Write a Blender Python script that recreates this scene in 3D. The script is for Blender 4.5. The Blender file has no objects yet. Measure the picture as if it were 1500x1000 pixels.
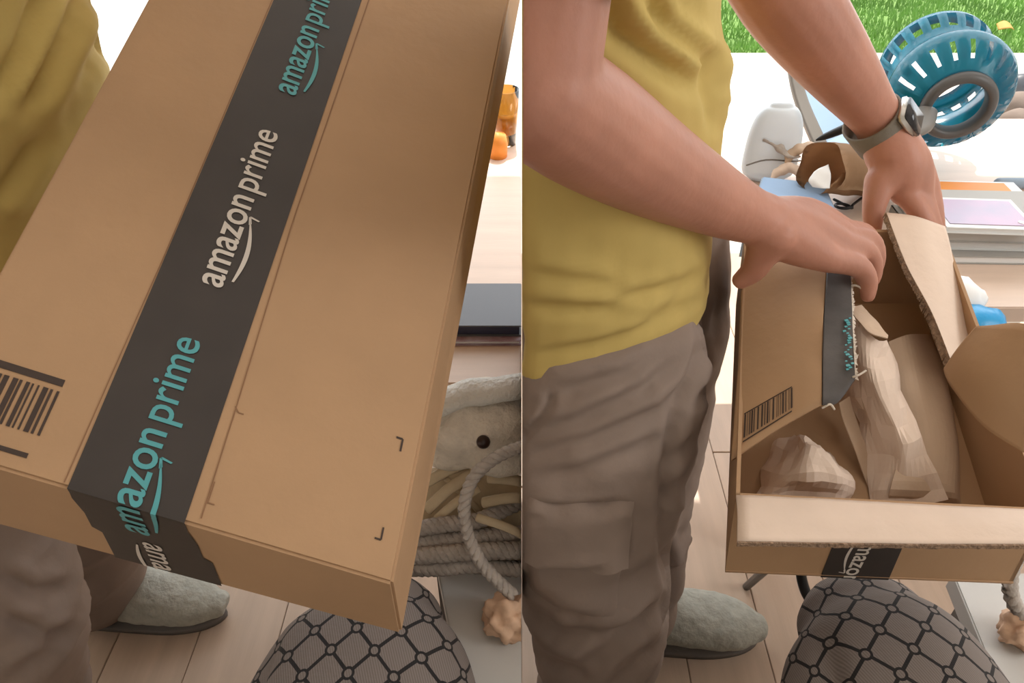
import bpy, bmesh, math, random
from mathutils import Vector, Matrix, noise
from mathutils.bvhtree import BVHTree
random.seed(7)
V = Vector
SC = bpy.context.scene
COL = SC.collection
# ------------------------------------------------------------------ camera, sky, sun, lamps, exposure
FOC, PITCH, CAMH, PX0 = 1100.0, math.radians(38), 1.36, 764.0
CO, SI = math.cos(PITCH), math.sin(PITCH)
cd = bpy.data.cameras.new('camera'); cam = bpy.data.objects.new('camera', cd); COL.objects.link(cam)
cam.location = (0, 0, CAMH); cam.rotation_euler = (math.radians(90) - PITCH, 0, 0)
cd.sensor_width = 36; cd.lens = 36 * FOC / 1500; cd.shift_x = -14 / 1500; cd.clip_start = .02; cd.clip_end = 200
SC.camera = cam
wd = bpy.data.worlds.new('sky'); SC.world = wd; wd.use_nodes = True
bg = wd.node_tree.nodes['Background']; bg.inputs[0].default_value = (.80, .90, 1, 1); bg.inputs[1].default_value = 1.1
def lamp(name, kind, loc, aim, energy, color=(1, 1, 1), size=1, sy=None):
    l = bpy.data.lights.new(name, kind); l.energy = energy; l.color = color
    if kind == 'AREA':
        l.shape = 'RECTANGLE'; l.size = size; l.size_y = sy or size
    o = bpy.data.objects.new(name, l); COL.objects.link(o); o.location = loc
    o.rotation_euler = (V(aim) - V(loc)).to_track_quat('-Z', 'Y').to_euler(); return o
sun = lamp('sun', 'SUN', (0, 6, 12), (-.5, 6 - 5.85, 0), 5.5, (1, .95, .86)); sun.data.angle = .009
lamp('daylight', 'AREA', (.5, 2.14, 1.5), (.1, .3, .8), 33, (.93, .97, 1), 2.8, 1.5)
lamp('side_fill', 'AREA', (2.15, .10, 1.60), (0, .40, .85), 28, (.96, .98, 1), 1.0, 1.3)  # added fill from the right to brighten the closed box's side, no window there
lamp('ceiling_fill', 'AREA', (.1, .35, 2.44), (.1, .5, 0), 4, (1, .96, .92), 2.2, 1.6)  # unseen soft fill from above, added to lift the room's light
SC.view_settings.view_transform = 'Standard'; SC.view_settings.look = 'None'
SC.view_settings.gamma = 1; SC.view_settings.exposure = 0.0; SC.view_settings.use_curve_mapping = False

# ------------------------------------------------------------------ helpers
def at(px, py, d):                                     # a photograph pixel at a real distance d along the view axis
    X = (px - PX0) / FOC * d; U = (500 - py) / FOC * d
    return V((X, d * CO + U * SI, CAMH - d * SI + U * CO))
def ray(px, py): return at(px, py, 1.0) - V((0, 0, CAMH))
def onz(px, py, z):                                    # the pixel's point on the level z
    r = ray(px, py); return V((0, 0, CAMH)) + r * ((z - CAMH) / r.z)
def link(o, parent=None):
    COL.objects.link(o)
    if parent is not None: o.parent = parent
    return o
def tag(o, label=None, cat=None, group=None, kind=None):
    for k, v in (('label', label), ('category', cat), ('group', group), ('kind', kind)):
        if v: o[k] = v
    return o
def empty(name, loc=(0, 0, 0), label=None, cat=None, group=None):
    o = bpy.data.objects.new(name, None); o.empty_display_size = .05; COL.objects.link(o)
    o.location = loc; return tag(o, label, cat, group)
def obj(name, bm, m, parent=None, smooth=True, world=True):
    me = bpy.data.meshes.new(name); bmesh.ops.recalc_face_normals(bm, faces=bm.faces[:])
    bm.to_mesh(me); bm.free()
    if m: me.materials.append(m)
    if smooth:
        for p in me.polygons: p.use_smooth = True
    o = bpy.data.objects.new(name, me); link(o)
    if parent is not None: setpar(o, parent)
    return o
def setpar(o, p):
    o.parent = p
    M = Matrix.Identity(4); q = p; ch = []
    while q is not None: ch.append(q); q = q.parent
    for q in reversed(ch): M = M @ Matrix.LocRotScale(q.location, q.rotation_euler, q.scale) if q.parent is None else M @ q.matrix_parent_inverse @ Matrix.LocRotScale(q.location, q.rotation_euler, q.scale)
    o.matrix_parent_inverse = M.inverted()
def box(bm, lo, hi, M=None, bev=0):
    b2 = bmesh.new(); bmesh.ops.create_cube(b2, size=1)
    lo, hi = V(lo), V(hi)
    for v in b2.verts: v.co = V([(lo[i] + hi[i]) / 2 + v.co[i] * (hi[i] - lo[i]) for i in range(3)])
    if bev: bmesh.ops.bevel(b2, geom=b2.edges[:], offset=bev, segments=2, affect='EDGES')
    if M: b2.transform(M)
    join(bm, b2)
def join(bm, b2):
    me = bpy.data.meshes.new('t'); b2.to_mesh(me); b2.free(); bm.from_mesh(me); bpy.data.meshes.remove(me)
def hexa(bm, b, t, bev=0):                             # eight corners: four below, four above
    b2 = bmesh.new(); vs = [b2.verts.new(p) for p in list(b) + list(t)]
    for f in ((3, 2, 1, 0), (4, 5, 6, 7), (0, 1, 5, 4), (1, 2, 6, 5), (2, 3, 7, 6), (3, 0, 4, 7)): b2.faces.new([vs[i] for i in f])
    if bev: bmesh.ops.bevel(b2, geom=b2.edges[:], offset=bev, segments=2, affect='EDGES')
    join(bm, b2)
def crom(pts, n):                                      # smooth curve through points
    out = []; P = [V(p) for p in pts]
    for i in range(len(P) - 1):
        a = P[max(i - 1, 0)]; b = P[i]; c = P[i + 1]; d = P[min(i + 2, len(P) - 1)]
        for k in range(n):
            t = k / n
            out.append(.5 * ((2 * b) + (c - a) * t + (2 * a - 5 * b + 4 * c - d) * t * t + (3 * b - a - 3 * c + d) * t ** 3))
    out.append(P[-1]); return out
def tube(bm, pts, rad, n=14, up=(0, 0, 1), cap=True, sub=0):
    P = [V(p) for p in pts]; R = [r if isinstance(r, (tuple, list)) else (r, r) for r in rad]
    if sub:
        R3 = crom([(a, b, 0) for a, b in R], sub); P = crom(P, sub); R = [(max(r.x, .001), max(r.y, .001)) for r in R3]
    st = []
    for i in range(len(P)):
        t = (P[min(i + 1, len(P) - 1)] - P[max(i - 1, 0)]).normalized()
        u = V(up); u = (u - t * u.dot(t))
        if u.length < .05: u = V((1, .2, 0)); u = u - t * u.dot(t)
        st.append([P[i], t, u.normalized(), R[i]])
    if cap:
        a, b = st[0], st[-1]; pre, post = [], []
        for k in (2, 1):
            q = k / 2.6
            f = math.sqrt(max(0, 1 - q * q))
            m = min(a[3]); pre.append([a[0] - a[1] * m * q, a[1], a[2], (a[3][0] * f, a[3][1] * f)])
            m = min(b[3]); post.insert(0, [b[0] + b[1] * m * q, b[1], b[2], (b[3][0] * f, b[3][1] * f)])
        st = pre + st + post
    rings = []
    for c, t, u, r in st:
        s = t.cross(u)
        rings.append([bm.verts.new(c + s * r[0] * math.cos(2 * math.pi * k / n) + u * r[1] * math.sin(2 * math.pi * k / n)) for k in range(n)])
    for a, b in zip(rings, rings[1:]):
        for k in range(n): bm.faces.new((a[k], a[(k + 1) % n], b[(k + 1) % n], b[k]))
    bm.faces.new(rings[0][::-1]); bm.faces.new(rings[-1])
def ball(bm, c, r, seg=20, M=None):
    b2 = bmesh.new(); bmesh.ops.create_uvsphere(b2, u_segments=seg, v_segments=seg // 2 + 2, radius=1)
    r = r if isinstance(r, (tuple, list)) else (r, r, r)
    for v in b2.verts:
        v.co = V((v.co.x * r[0], v.co.y * r[1], v.co.z * r[2]))
        if M: v.co = M @ v.co
        v.co += V(c)
    join(bm, b2)
def remesh(bm, vox, smooth=4):
    bmesh.ops.recalc_face_normals(bm, faces=bm.faces[:])
    me = bpy.data.meshes.new('t'); bm.to_mesh(me); bm.free()
    o = bpy.data.objects.new('t', me); COL.objects.link(o)
    m = o.modifiers.new('r', 'REMESH'); m.mode = 'VOXEL'; m.voxel_size = vox
    if smooth:
        s = o.modifiers.new('s', 'SMOOTH'); s.factor = .5; s.iterations = smooth
    dg = bpy.context.evaluated_depsgraph_get(); m2 = bpy.data.meshes.new_from_object(o.evaluated_get(dg))
    bpy.data.objects.remove(o); out = bmesh.new(); out.from_mesh(m2); bpy.data.meshes.remove(m2); out.normal_update(); return out
def displace(bm, fn):
    bm.normal_update(); d = [(v, v.normal.copy() * fn(v.co)) for v in bm.verts]
    for v, q in d: v.co += q
def sheet(bm, rows, thick=.003, nu=6, nv=6, jit=0, js=40, seed=0, ragged=0):
    """a folded sheet: rows of control points, smoothed both ways, given real thickness"""
    G = [crom(r, nu) for r in rows]; cols = [crom([g[i] for g in G], nv) for i in range(len(G[0]))]
    n, m = len(cols), len(cols[0]); P = [[cols[i][j].copy() for j in range(m)] for i in range(n)]
    N = [[None] * m for _ in range(n)]
    for i in range(n):
        for j in range(m):
            a = P[min(i + 1, n - 1)][j] - P[max(i - 1, 0)][j]; b = P[i][min(j + 1, m - 1)] - P[i][max(j - 1, 0)]
            q = a.cross(b); N[i][j] = q.normalized() if q.length > 1e-9 else V((0, 0, 1))
    if jit:
        for i in range(n):
            for j in range(m): P[i][j] += N[i][j] * jit * noise.noise(P[i][j] * js + V((seed, 0, 0)))
    if ragged:
        for j in range(m):
            d = (P[n - 1][j] - P[n - 2][j]).normalized(); P[n - 1][j] += d * random.uniform(-ragged, ragged)
    up = [[bm.verts.new(P[i][j] + N[i][j] * thick / 2) for j in range(m)] for i in range(n)]
    dn = [[bm.verts.new(P[i][j] - N[i][j] * thick / 2) for j in range(m)] for i in range(n)]
    for i in range(n - 1):
        for j in range(m - 1):
            bm.faces.new((up[i][j], up[i + 1][j], up[i + 1][j + 1], up[i][j + 1])); bm.faces.new((dn[i][j], dn[i][j + 1], dn[i + 1][j + 1], dn[i + 1][j]))
    rim = [(i, 0) for i in range(n)] + [(n - 1, j) for j in range(1, m)] + [(i, m - 1) for i in range(n - 2, -1, -1)] + [(0, j) for j in range(m - 2, 0, -1)]
    for a, b in zip(rim, rim[1:] + rim[:1]): bm.faces.new((up[a[0]][a[1]], up[b[0]][b[1]], dn[b[0]][b[1]], dn[a[0]][a[1]]))
def slab(bm, poly, thick, off=0, nrm=None):            # flat polygon with thickness along its normal
    P = [V(p) for p in poly]
    if nrm is None: nrm = (P[1] - P[0]).cross(P[2] - P[0]).normalized()
    a = [bm.verts.new(p + nrm * off) for p in P]; b = [bm.verts.new(p + nrm * (off + thick)) for p in P]
    bm.faces.new(a[::-1]); bm.faces.new(b)
    for i in range(len(P)): bm.faces.new((a[i], a[(i + 1) % len(P)], b[(i + 1) % len(P)], b[i]))
def lathe(bm, prof, n=40, M=None, skip=None):
    rings = []
    for r, h in prof: rings.append([bm.verts.new((M or Matrix()) @ V((r * math.cos(2 * math.pi * k / n), r * math.sin(2 * math.pi * k / n), h))) for k in range(n)])
    for i, (a, b) in enumerate(zip(rings, rings[1:])):
        for k in range(n):
            if skip and skip(i, k): continue
            bm.faces.new((a[k], a[(k + 1) % n], b[(k + 1) % n], b[k]))
def rope(bm, pts, R, strands=3, pitch=.03, seg=10, sub=8):
    P = crom(pts, sub); L = [0]
    for a, b in zip(P, P[1:]): L.append(L[-1] + (b - a).length)
    m = max(8, int(L[-1] / pitch * seg)); S = []
    for k in range(m + 1):
        q = L[-1] * k / m; i = max(j for j in range(len(L)) if L[j] <= q + 1e-9); i = min(i, len(P) - 2)
        S.append((P[i].lerp(P[i + 1], (q - L[i]) / max(1e-9, L[i + 1] - L[i])), (P[i + 1] - P[i]).normalized(), q))
    for s in range(strands):
        pp = []
        for c, t, q in S:
            u = V((0, 0, 1)); u = u - t * u.dot(t); u = u.normalized() if u.length > .1 else V((1, 0, 0)); w = t.cross(u)
            a = 2 * math.pi * (q / pitch + s / strands); pp.append(c + (u * math.cos(a) + w * math.sin(a)) * R * .52)
        tube(bm, pp, [R * .6] * len(pp), n=7, cap=False)

# ------------------------------------------------------------------ materials
def mat(name, c, rough=.6, bump=0, bscale=80, var=0, vscale=6, stretch=(1, 1, 1), metal=0, spec=.5, sss=0, alpha=1, trans=0, c2=None, ior=1.45):
    m = bpy.data.materials.new(name); m.use_nodes = True; nt = m.node_tree; N = nt.nodes; L = nt.links
    b = N['Principled BSDF']; b.inputs['Base Color'].default_value = (*c, 1); b.inputs['Roughness'].default_value = rough
    b.inputs['Metallic'].default_value = metal; b.inputs['Specular IOR Level'].default_value = spec; b.inputs['IOR'].default_value = ior
    if sss: b.inputs['Subsurface Weight'].default_value = sss; b.inputs['Subsurface Radius'].default_value = (.01, .004, .002); b.inputs['Subsurface Scale'].default_value = 1
    if trans: b.inputs['Transmission Weight'].default_value = trans
    tc = N.new('ShaderNodeTexCoord'); mp = N.new('ShaderNodeMapping'); mp.inputs['Scale'].default_value = stretch; L.new(tc.outputs['Object'], mp.inputs[0])
    if var or c2:
        n = N.new('ShaderNodeTexNoise'); n.inputs['Scale'].default_value = vscale; n.inputs['Detail'].default_value = 5; L.new(mp.outputs[0], n.inputs['Vector'])
        r = N.new('ShaderNodeValToRGB'); r.color_ramp.elements[0].position = .3; r.color_ramp.elements[1].position = .7
        d = c2 or tuple(max(0, x * (1 - var)) for x in c); r.color_ramp.elements[0].color = (*d, 1)
        r.color_ramp.elements[1].color = (*(c if c2 else tuple(min(1, x * (1 + var)) for x in c)), 1)
        L.new(n.outputs['Fac'], r.inputs[0]); L.new(r.outputs[0], b.inputs['Base Color'])
    if bump:
        n = N.new('ShaderNodeTexNoise'); n.inputs['Scale'].default_value = bscale; n.inputs['Detail'].default_value = 6; L.new(mp.outputs[0], n.inputs['Vector'])
        p = N.new('ShaderNodeBump'); p.inputs['Strength'].default_value = bump; p.inputs['Distance'].default_value = .01; L.new(n.outputs['Fac'], p.inputs['Height']); L.new(p.outputs[0], b.inputs['Normal'])
    return m
M = {}
M['card'] = mat('cardboard', (.44, .265, .142), .72, .06, 60, .06, 9)
M['card_in'] = mat('cardboard_inside', (.47, .29, .17), .8, .08, 60, .06, 9)
M['card_edge'] = mat('corrugated_edge', (.34, .22, .14), .9, .8, 260, .35, 160)
M['kraft'] = mat('kraft_paper', (.56, .40, .28), .75, .15, 40, .05, 12)
M['pale_kraft_lit_flap'] = mat('pale_kraft_and_lit_flap', (.77, .60, .48), .75, .15, 40, .05, 12)  # pale packing paper; on the box flaps the paleness is painted light
M['tape'] = mat('black_tape', (.040, .030, .025), .5, .04, 30, .1, 20)
M['teal_ink'] = mat('teal_ink', (.085, .34, .36), .45)
M['white_ink'] = mat('white_ink', (.62, .55, .48), .45)
M['ink'] = mat('brown_black_ink', (.05, .03, .022), .6)
M['ink_faint'] = mat('faint_brown_ink', (.27, .14, .07), .7)
M['torn'] = mat('torn_pale_paper', (.68, .58, .48), .9, .3, 200)
M['shirt'] = mat('yellow_cotton', (.55, .40, .125), .85, .10, 22, .06, 14)
M['khaki'] = mat('taupe_twill', (.275, .205, .165), .85, .22, 26, .10, 9)
M['felt'] = mat('grey_green_felt', (.42, .41, .35), .95, .35, 120, .12, 60)
M['sole'] = mat('dark_sole', (.17, .15, .135), .9, .2, 90)
M['skin'] = mat('skin', (.47, .215, .145), .5, .06, 130, .09, 16, sss=.12)
M['hair'] = mat('brown_hair', (.09, .055, .03), .6, .5, 120, stretch=(1, 1, .2))
M['strap'] = mat('olive_grey_watch_strap', (.20, .175, .14), .75, .15, 200)
M['steel'] = mat('brushed_steel', (.55, .52, .48), .3, metal=1)
M['glass_dark'] = mat('dark_watch_glass', (.03, .028, .03), .12)
M['wood_table'] = mat('peach_wood', (.72, .55, .44), .45, .05, 30, .06, 5, (1, 9, 1))
M['white'] = mat('white_plastic', (.80, .80, .78), .4)
M['grey_top'] = mat('light_grey_laminate', (.56, .53, .49), .45, .04, 30, .03, 8)
M['black'] = mat('black_tube', (.012, .011, .011), .35)
M['plaster'] = mat('white_plaster', (.78, .74, .69), .9, .05, 30)
M['patio'] = mat('pale_concrete', (.70, .67, .62), .9, .3, 30, .08, 8)
M['soil'] = mat('turf', (.22, .36, .10), .95, .5, 20, .25, 3)
M['blade'] = mat('grass_blade', (.27, .45, .12), .8, 0, 1, .35, 2.0)
M['teal'] = mat('teal_plastic', (.004, .19, .30), .2, trans=.2)
M['grey_dark'] = mat('dark_grey_plastic', (.10, .095, .09), .4)
M['grey_mid'] = mat('grey_metal', (.20, .18, .16), .45)
M['frost'] = mat('frosted_white_plastic', (.82, .88, .93), .35, trans=.25)
M['blue_paper'] = mat('pale_blue_card', (.27, .38, .54), .7, .05, 30)
M['blue_edge'] = mat('grey_blue_edge', (.30, .37, .45), .7)
M['blue'] = mat('blue_film', (.02, .30, .60), .3, .2, 60)
M['paper'] = mat('white_paper', (.82, .81, .79), .7, .05, 40)
M['orange'] = mat('orange_cover', (.85, .30, .05), .5)
M['mauve'] = mat('mauve_cover', (.55, .38, .50), .4, 0, 1, c2=(.42, .38, .48), vscale=14)
M['greybook'] = mat('grey_book', (.42, .40, .37), .6)
M['slate'] = mat('slate_cover', (.13, .13, .14), .45)
M['navy'] = mat('navy_edge', (.03, .035, .07), .5)
M['juice'] = mat('orange_juice', (.95, .38, .03), .15, trans=.3)
M['glass'] = mat('drinking_glass', (1, 1, 1), .03, trans=1)
M['plush'] = mat('cream_plush', (.76, .67, .55), .95, .5, 160, .12, 40)
M['plush_white'] = mat('white_plush', (.78, .75, .68), .95, .5, 160, .06, 40)
M['eye'] = mat('brown_eye', (.035, .016, .012), .3)
M['rope'] = mat('grey_cotton_rope', (.44, .38, .33), .9, .3, 200, .15, 60)
M['cream'] = mat('cream_cane', (.58, .46, .30), .6, .2, 60, .15, 20)
M['tissue'] = mat('peach_tissue', (.74, .48, .32), .8, .2, 60, .1, 30)
M['magazine'] = mat('magazine_edge', (.55, .48, .55), .6, 0, 1, c2=(.30, .14, .16), vscale=40)
M['leaf'] = mat('orange_leaf', (.80, .40, .10), .7)
def m_floor():
    m = mat('pale_oak', (.56, .42, .315), .38, .04, 40, .10, 3.0, (9, .8, 1)); return m
M['plank'] = m_floor()
M['subfloor'] = mat('floor_joint', (.30, .21, .15), .8)
def m_skirt():
    m = mat('patterned_knit', (.2, .16, .14), .85, .12, 160); nt = m.node_tree; N, L = nt.nodes, nt.links; b = N['Principled BSDF']
    def mth(op, a, b_=None, c_=None):
        n = N.new('ShaderNodeMath'); n.operation = op
        for i, q in enumerate((a, b_, c_)):
            if q is None: continue
            if isinstance(q, (int, float)): n.inputs[i].default_value = q
            else: L.new(q, n.inputs[i])
        return n.outputs[0]
    at_ = N.new('ShaderNodeAttribute'); at_.attribute_name = 'cloth'; sx = N.new('ShaderNodeSeparateXYZ'); L.new(at_.outputs['Vector'], sx.inputs[0])
    nz = N.new('ShaderNodeTexNoise'); nz.inputs['Scale'].default_value = 7; L.new(at_.outputs['Vector'], nz.inputs['Vector'])
    wob = mth('MULTIPLY_ADD', nz.outputs['Fac'], .010, -.005)
    u = mth('DIVIDE', mth('ADD', sx.outputs[0], wob), .047); v = mth('DIVIDE', mth('ADD', sx.outputs[1], wob), .052)
    a, d = mth('ADD', u, v), mth('SUBTRACT', u, v)
    fa, fd = mth('ABSOLUTE', mth('SUBTRACT', mth('FRACT', a), .5)), mth('ABSOLUTE', mth('SUBTRACT', mth('FRACT', d), .5))
    ln = mth('MINIMUM', fa, fd)                                      # distance to the lattice lines
    line = mth('LESS_THAN', ln, .056)
    r = mth('SQRT', mth('ADD', mth('MULTIPLY', fa, fa), mth('MULTIPLY', fd, fd)))
    ring = mth('MULTIPLY', mth('LESS_THAN', r, .20), mth('GREATER_THAN', r, .12))
    eye = mth('LESS_THAN', r, .12)
    far = mth('SQRT', mth('ADD', mth('POWER', mth('SUBTRACT', .5, fa), 2), mth('POWER', mth('SUBTRACT', .5, fd), 2)))
    corner = mth('GREATER_THAN', far, .55)                           # rounds the cells off
    dark = mth('MAXIMUM', mth('MULTIPLY', mth('MAXIMUM', line, mth('MULTIPLY', corner, mth('LESS_THAN', r, .30))), mth('SUBTRACT', 1, eye)), ring)
    st = mth('MULTIPLY_ADD', mth('SINE', mth('MULTIPLY', mth('ADD', sx.outputs[0], mth('MULTIPLY', sx.outputs[1], .35)), 2400)), .16, .84)
    mx = N.new('ShaderNodeMix'); mx.data_type = 'RGBA'; mx.inputs[6].default_value = (.235, .19, .165, 1); mx.inputs[7].default_value = (.018, .014, .013, 1); L.new(dark, mx.inputs[0])
    m2 = N.new('ShaderNodeMix'); m2.data_type = 'RGBA'; m2.blend_type = 'MULTIPLY'; m2.inputs[0].default_value = 1; L.new(mx.outputs[2], m2.inputs[6])
    cb = N.new('ShaderNodeCombineColor'); [L.new(st, cb.inputs[i]) for i in range(3)]; L.new(cb.outputs[0], m2.inputs[7]); L.new(m2.outputs[2], b.inputs['Base Color'])
    return m
M['skirt'] = m_skirt()

# ------------------------------------------------------------------ the setting
def struct(name, bm, m, smooth=False): return tag(obj(name, bm, m, None, smooth), kind='structure')
bm = bmesh.new(); box(bm, (-2.2, -1.4, -.12), (2.2, 2.25, -.012)); floor = struct('floor', bm, M['subfloor'])
bm = bmesh.new(); box(bm, (0, 0, 0), (.1565, 1.2, .012), bev=.0012); pl = None
for i in range(-14, 14):
    off = (i * .437) % 1.2
    for k in range(-2, 3):
        y0 = -.02 + k * 1.2035 + off - 1.2
        a, b = max(y0, -1.38), min(y0 + 1.2, 2.24)
        if b - a < .12: continue
        if pl is None: o = pl = obj('plank', bm, M['plank'], floor, False)
        else: o = link(pl.copy(), floor)
        o.location = (i * .158, a, -.012); o.scale = (1, (b - a) / 1.2, 1)
bm = bmesh.new(); box(bm, (-2.2, -1.4, 2.5), (2.2, 2.25, 2.62)); struct('ceiling', bm, M['plaster'])
bm = bmesh.new(); box(bm, (-2.3, -1.5, 0), (2.3, -1.4, 2.5)); struct('wall_back', bm, M['plaster'])
bm = bmesh.new(); box(bm, (-2.3, -1.4, 0), (-2.2, 2.25, 2.5)); struct('wall_left', bm, M['plaster'])
bm = bmesh.new(); box(bm, (2.2, -1.4, 0), (2.3, 2.25, 2.5)); struct('wall_right', bm, M['plaster'])
bm = bmesh.new(); box(bm, (-2.2, 2.2, 2.32), (2.2, 2.25, 2.5)); box(bm, (-2.2, 2.2, 0), (-2.0, 2.25, 2.32)); box(bm, (2.0, 2.2, 0), (2.2, 2.25, 2.32)); struct('wall_front', bm, M['plaster'])
bm = bmesh.new(); box(bm, (-2.0, 2.2, 2.27), (2.0, 2.25, 2.32)); box(bm, (-2.0, 2.2, 0), (-1.95, 2.25, 2.27)); box(bm, (1.95, 2.2, 0), (2.0, 2.25, 2.27)); struct('door_1', bm, M['white'])
bm = bmesh.new(); box(bm, (-9, 2.26, -.2), (9, 4.55, -.03)); box(bm, (-9, 4.55, -.2), (.02, 12, -.03)); struct('patio', bm, M['patio'])
bm = bmesh.new(); box(bm, (.02, 4.55, -.2), (9, 12, -.05)); struct('lawn', bm, M['soil'])
bm = bmesh.new()
for i in range(26000):
    x = random.uniform(.2, 5.2); y = 4.56 + random.random() ** 1.3 * 2.6; h = random.uniform(.03, .065); a = random.uniform(0, 6.28); w = .006
    d = V((math.cos(a), math.sin(a), 0)); p = V((x, y, -.05)); t = p + V((random.uniform(-.02, .02), random.uniform(-.02, .02), h))
    bm.faces.new([bm.verts.new(p - d * w), bm.verts.new(p + d * w), bm.verts.new(t)])
tag(obj('grass', bm, M['blade'], None, False), 'bright green lawn grass growing beyond the pale patio', 'grass', kind='stuff')

# ------------------------------------------------------------------ lettering
def text_mesh(body, bold=0.0):
    cu = bpy.data.curves.new('t', 'FONT'); cu.body = body; cu.size = 1; cu.offset = bold; cu.resolution_u = 4
    o = bpy.data.objects.new('t', cu); COL.objects.link(o); dg = bpy.context.evaluated_depsgraph_get(); dg.update()
    me = bpy.data.meshes.new_from_object(o.evaluated_get(dg)); bpy.data.objects.remove(o)
    b = bmesh.new(); b.from_mesh(me); bpy.data.meshes.remove(me); bmesh.ops.remove_doubles(b, verts=b.verts[:], dist=1e-5); return b
def width(b): xs = [v.co.x for v in b.verts]; return min(xs), max(xs)
def logo(fold=None, part='all'):
    """'amazon prime' lettering with a smile arrow; x runs 0..1 along the baseline, y is up"""
    b = text_mesh('amazon', .013); a0, a1 = width(b); wa = a1 - a0
    for v in b.verts: v.co.x -= a0
    if part == 'all':
        c = text_mesh('prime', .008); c0, c1 = width(c)
        for v in c.verts: v.co.x += wa - c0 + .22
        tot = wa + .22 + c1 - c0; join(b, c)
    else: tot = wa
    arc = []                                                         # smile under the first word
    for k in range(17):
        t = k / 16; x = wa * (.10 + .66 * t); y = -.13 - .20 * math.sin(math.pi * (t * .80 + .10)) + .10 * t; h = .014 + .040 * math.sin(math.pi * min(1, t * .9 + .1)); arc.append((x, y, h))
    lo = [b.verts.new((x, y - h, 0)) for x, y, h in arc]; hi = [b.verts.new((x, y + h, 0)) for x, y, h in arc]
    for k in range(16): b.faces.new((lo[k], lo[k + 1], hi[k + 1], hi[k]))
    x, y = wa * .80, -.12
    for q in (((x - .26, y + .03), (x - .02, y + .085), (x + .03, y + .045), (x - .2, y - .03)), ((x - .02, y + .085), (x + .03, y + .045), (x - .03, y - .19), (x - .07, y - .16))):
        b.faces.new([b.verts.new((p[0], p[1], 0)) for p in q])
    for v in b.verts: v.co.x /= tot; v.co.y /= tot
    return b
def lettering(b, fn, m, parent, cut=None, clip=None):
    geo = lambda: b.verts[:] + b.edges[:] + b.faces[:]
    bmesh.ops.triangulate(b, faces=b.faces[:])
    for q in cut or []: bmesh.ops.bisect_plane(b, geom=geo(), plane_co=(q, 0, 0), plane_no=(1, 0, 0))
    for c, sgn in (clip or []): bmesh.ops.bisect_plane(b, geom=geo(), plane_co=(c, 0, 0), plane_no=(sgn, 0, 0), clear_outer=True)
    for v in b.verts: v.co = fn(v.co.x, v.co.y)
    return obj('lettering', b, m, parent, False)

# ------------------------------------------------------------------ the closed box on the left
A = V((-.42167521, .36409145, .98911164)); B = V((-.09621818, .3300192, .87281454)); WV = V((.9371416, -.0981098, -.33487324)); D1 = V((.12274619, .90946658, .39724542))
BW, LEN = (B - A).length, .74
UPN = WV.cross(D1).normalized()
DN = V((-.04811424, .16289505, -.98546954)); T = .0952
FN = WV.cross(DN).normalized()
if FN.y > 0: FN = -FN
cbox = empty('cardboard_box', (-.26, .35, .80), 'long closed cardboard box sealed with printed black tape, held in the left half', 'box')
bR = at(588, 928, .63); rr_ = ray(-62, 752); bL = V((0, 0, CAMH)) + rr_ * ((A - V((0, 0, CAMH))).dot(FN) / rr_.dot(FN)); fRb = at(763.4, -5, .94); fLb = A + D1 * LEN + DN * T
bm = bmesh.new(); hexa(bm, (bL, bR, fRb, fLb), (A, B, B + D1 * LEN, A + D1 * LEN), .0022); obj('box_body', bm, M['card'], cbox, False)
def top(s, w, off=.0004): return A + WV * w + D1 * s + UPN * off
def front(v, w, off=.0004):
    e = w / BW; t0 = A.lerp(B, e); b0 = bL.lerp(bR, e); return t0.lerp(b0, v / T) + FN * off
def strip(s, w, off):
    if s > .004: return top(s, w, off)
    if s < -.004: return front(-s, w, off)
    k = (s + .004) / .008; r = .0007; c = top(0, w, 0)
    return c + (UPN * k + FN * (1 - k)).normalized() * off + (D1 * max(s, 0) + DN * max(-s, 0))
bm = bmesh.new(); rows = []
for s in [-T, -.055, -.05, -.03, -.012, -.004, -.002, 0, .002, .004, .02, .1, .25, .4, .55, LEN]:
    sh = .0105 if s < -.052 else (.004 if s < -.012 else 0)
    rows.append([strip(s, .1085 + sh, .0007), strip(s, .15 + sh, .0007), strip(s, .1915 + sh, .0007)])
v_ = [[bm.verts.new(p) for p in r] for r in rows]
for a, b in zip(v_, v_[1:]):
    for i in range(2): bm.faces.new((a[i], a[i + 1], b[i + 1], b[i]))
tape = obj('tape', bm, M['tape'], cbox, False); tag(tape, 'black printed sealing tape running along the lid')
LL, YS = .1725, 1.16
def along(s0, base):
    return lambda x, y: strip(s0 + x * LL, base - y * LL * YS, .0017)
lettering(logo(), along(.1865, .1592), M['white_ink'], tape)
lettering(logo(), along(.4095, .1612), M['teal_ink'], tape)
lettering(logo(), along(-.0365, .1590), M['teal_ink'], tape, cut=[(.0365 + q) / LL for q in (-.004, -.002, 0, .002, .004)])
lettering(logo(part='a'), lambda x, y: front(.050 + x * .082, .150 + y * .082 * 1.1, .0013), M['white_ink'], tape, clip=[(.55, 1)])
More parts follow.
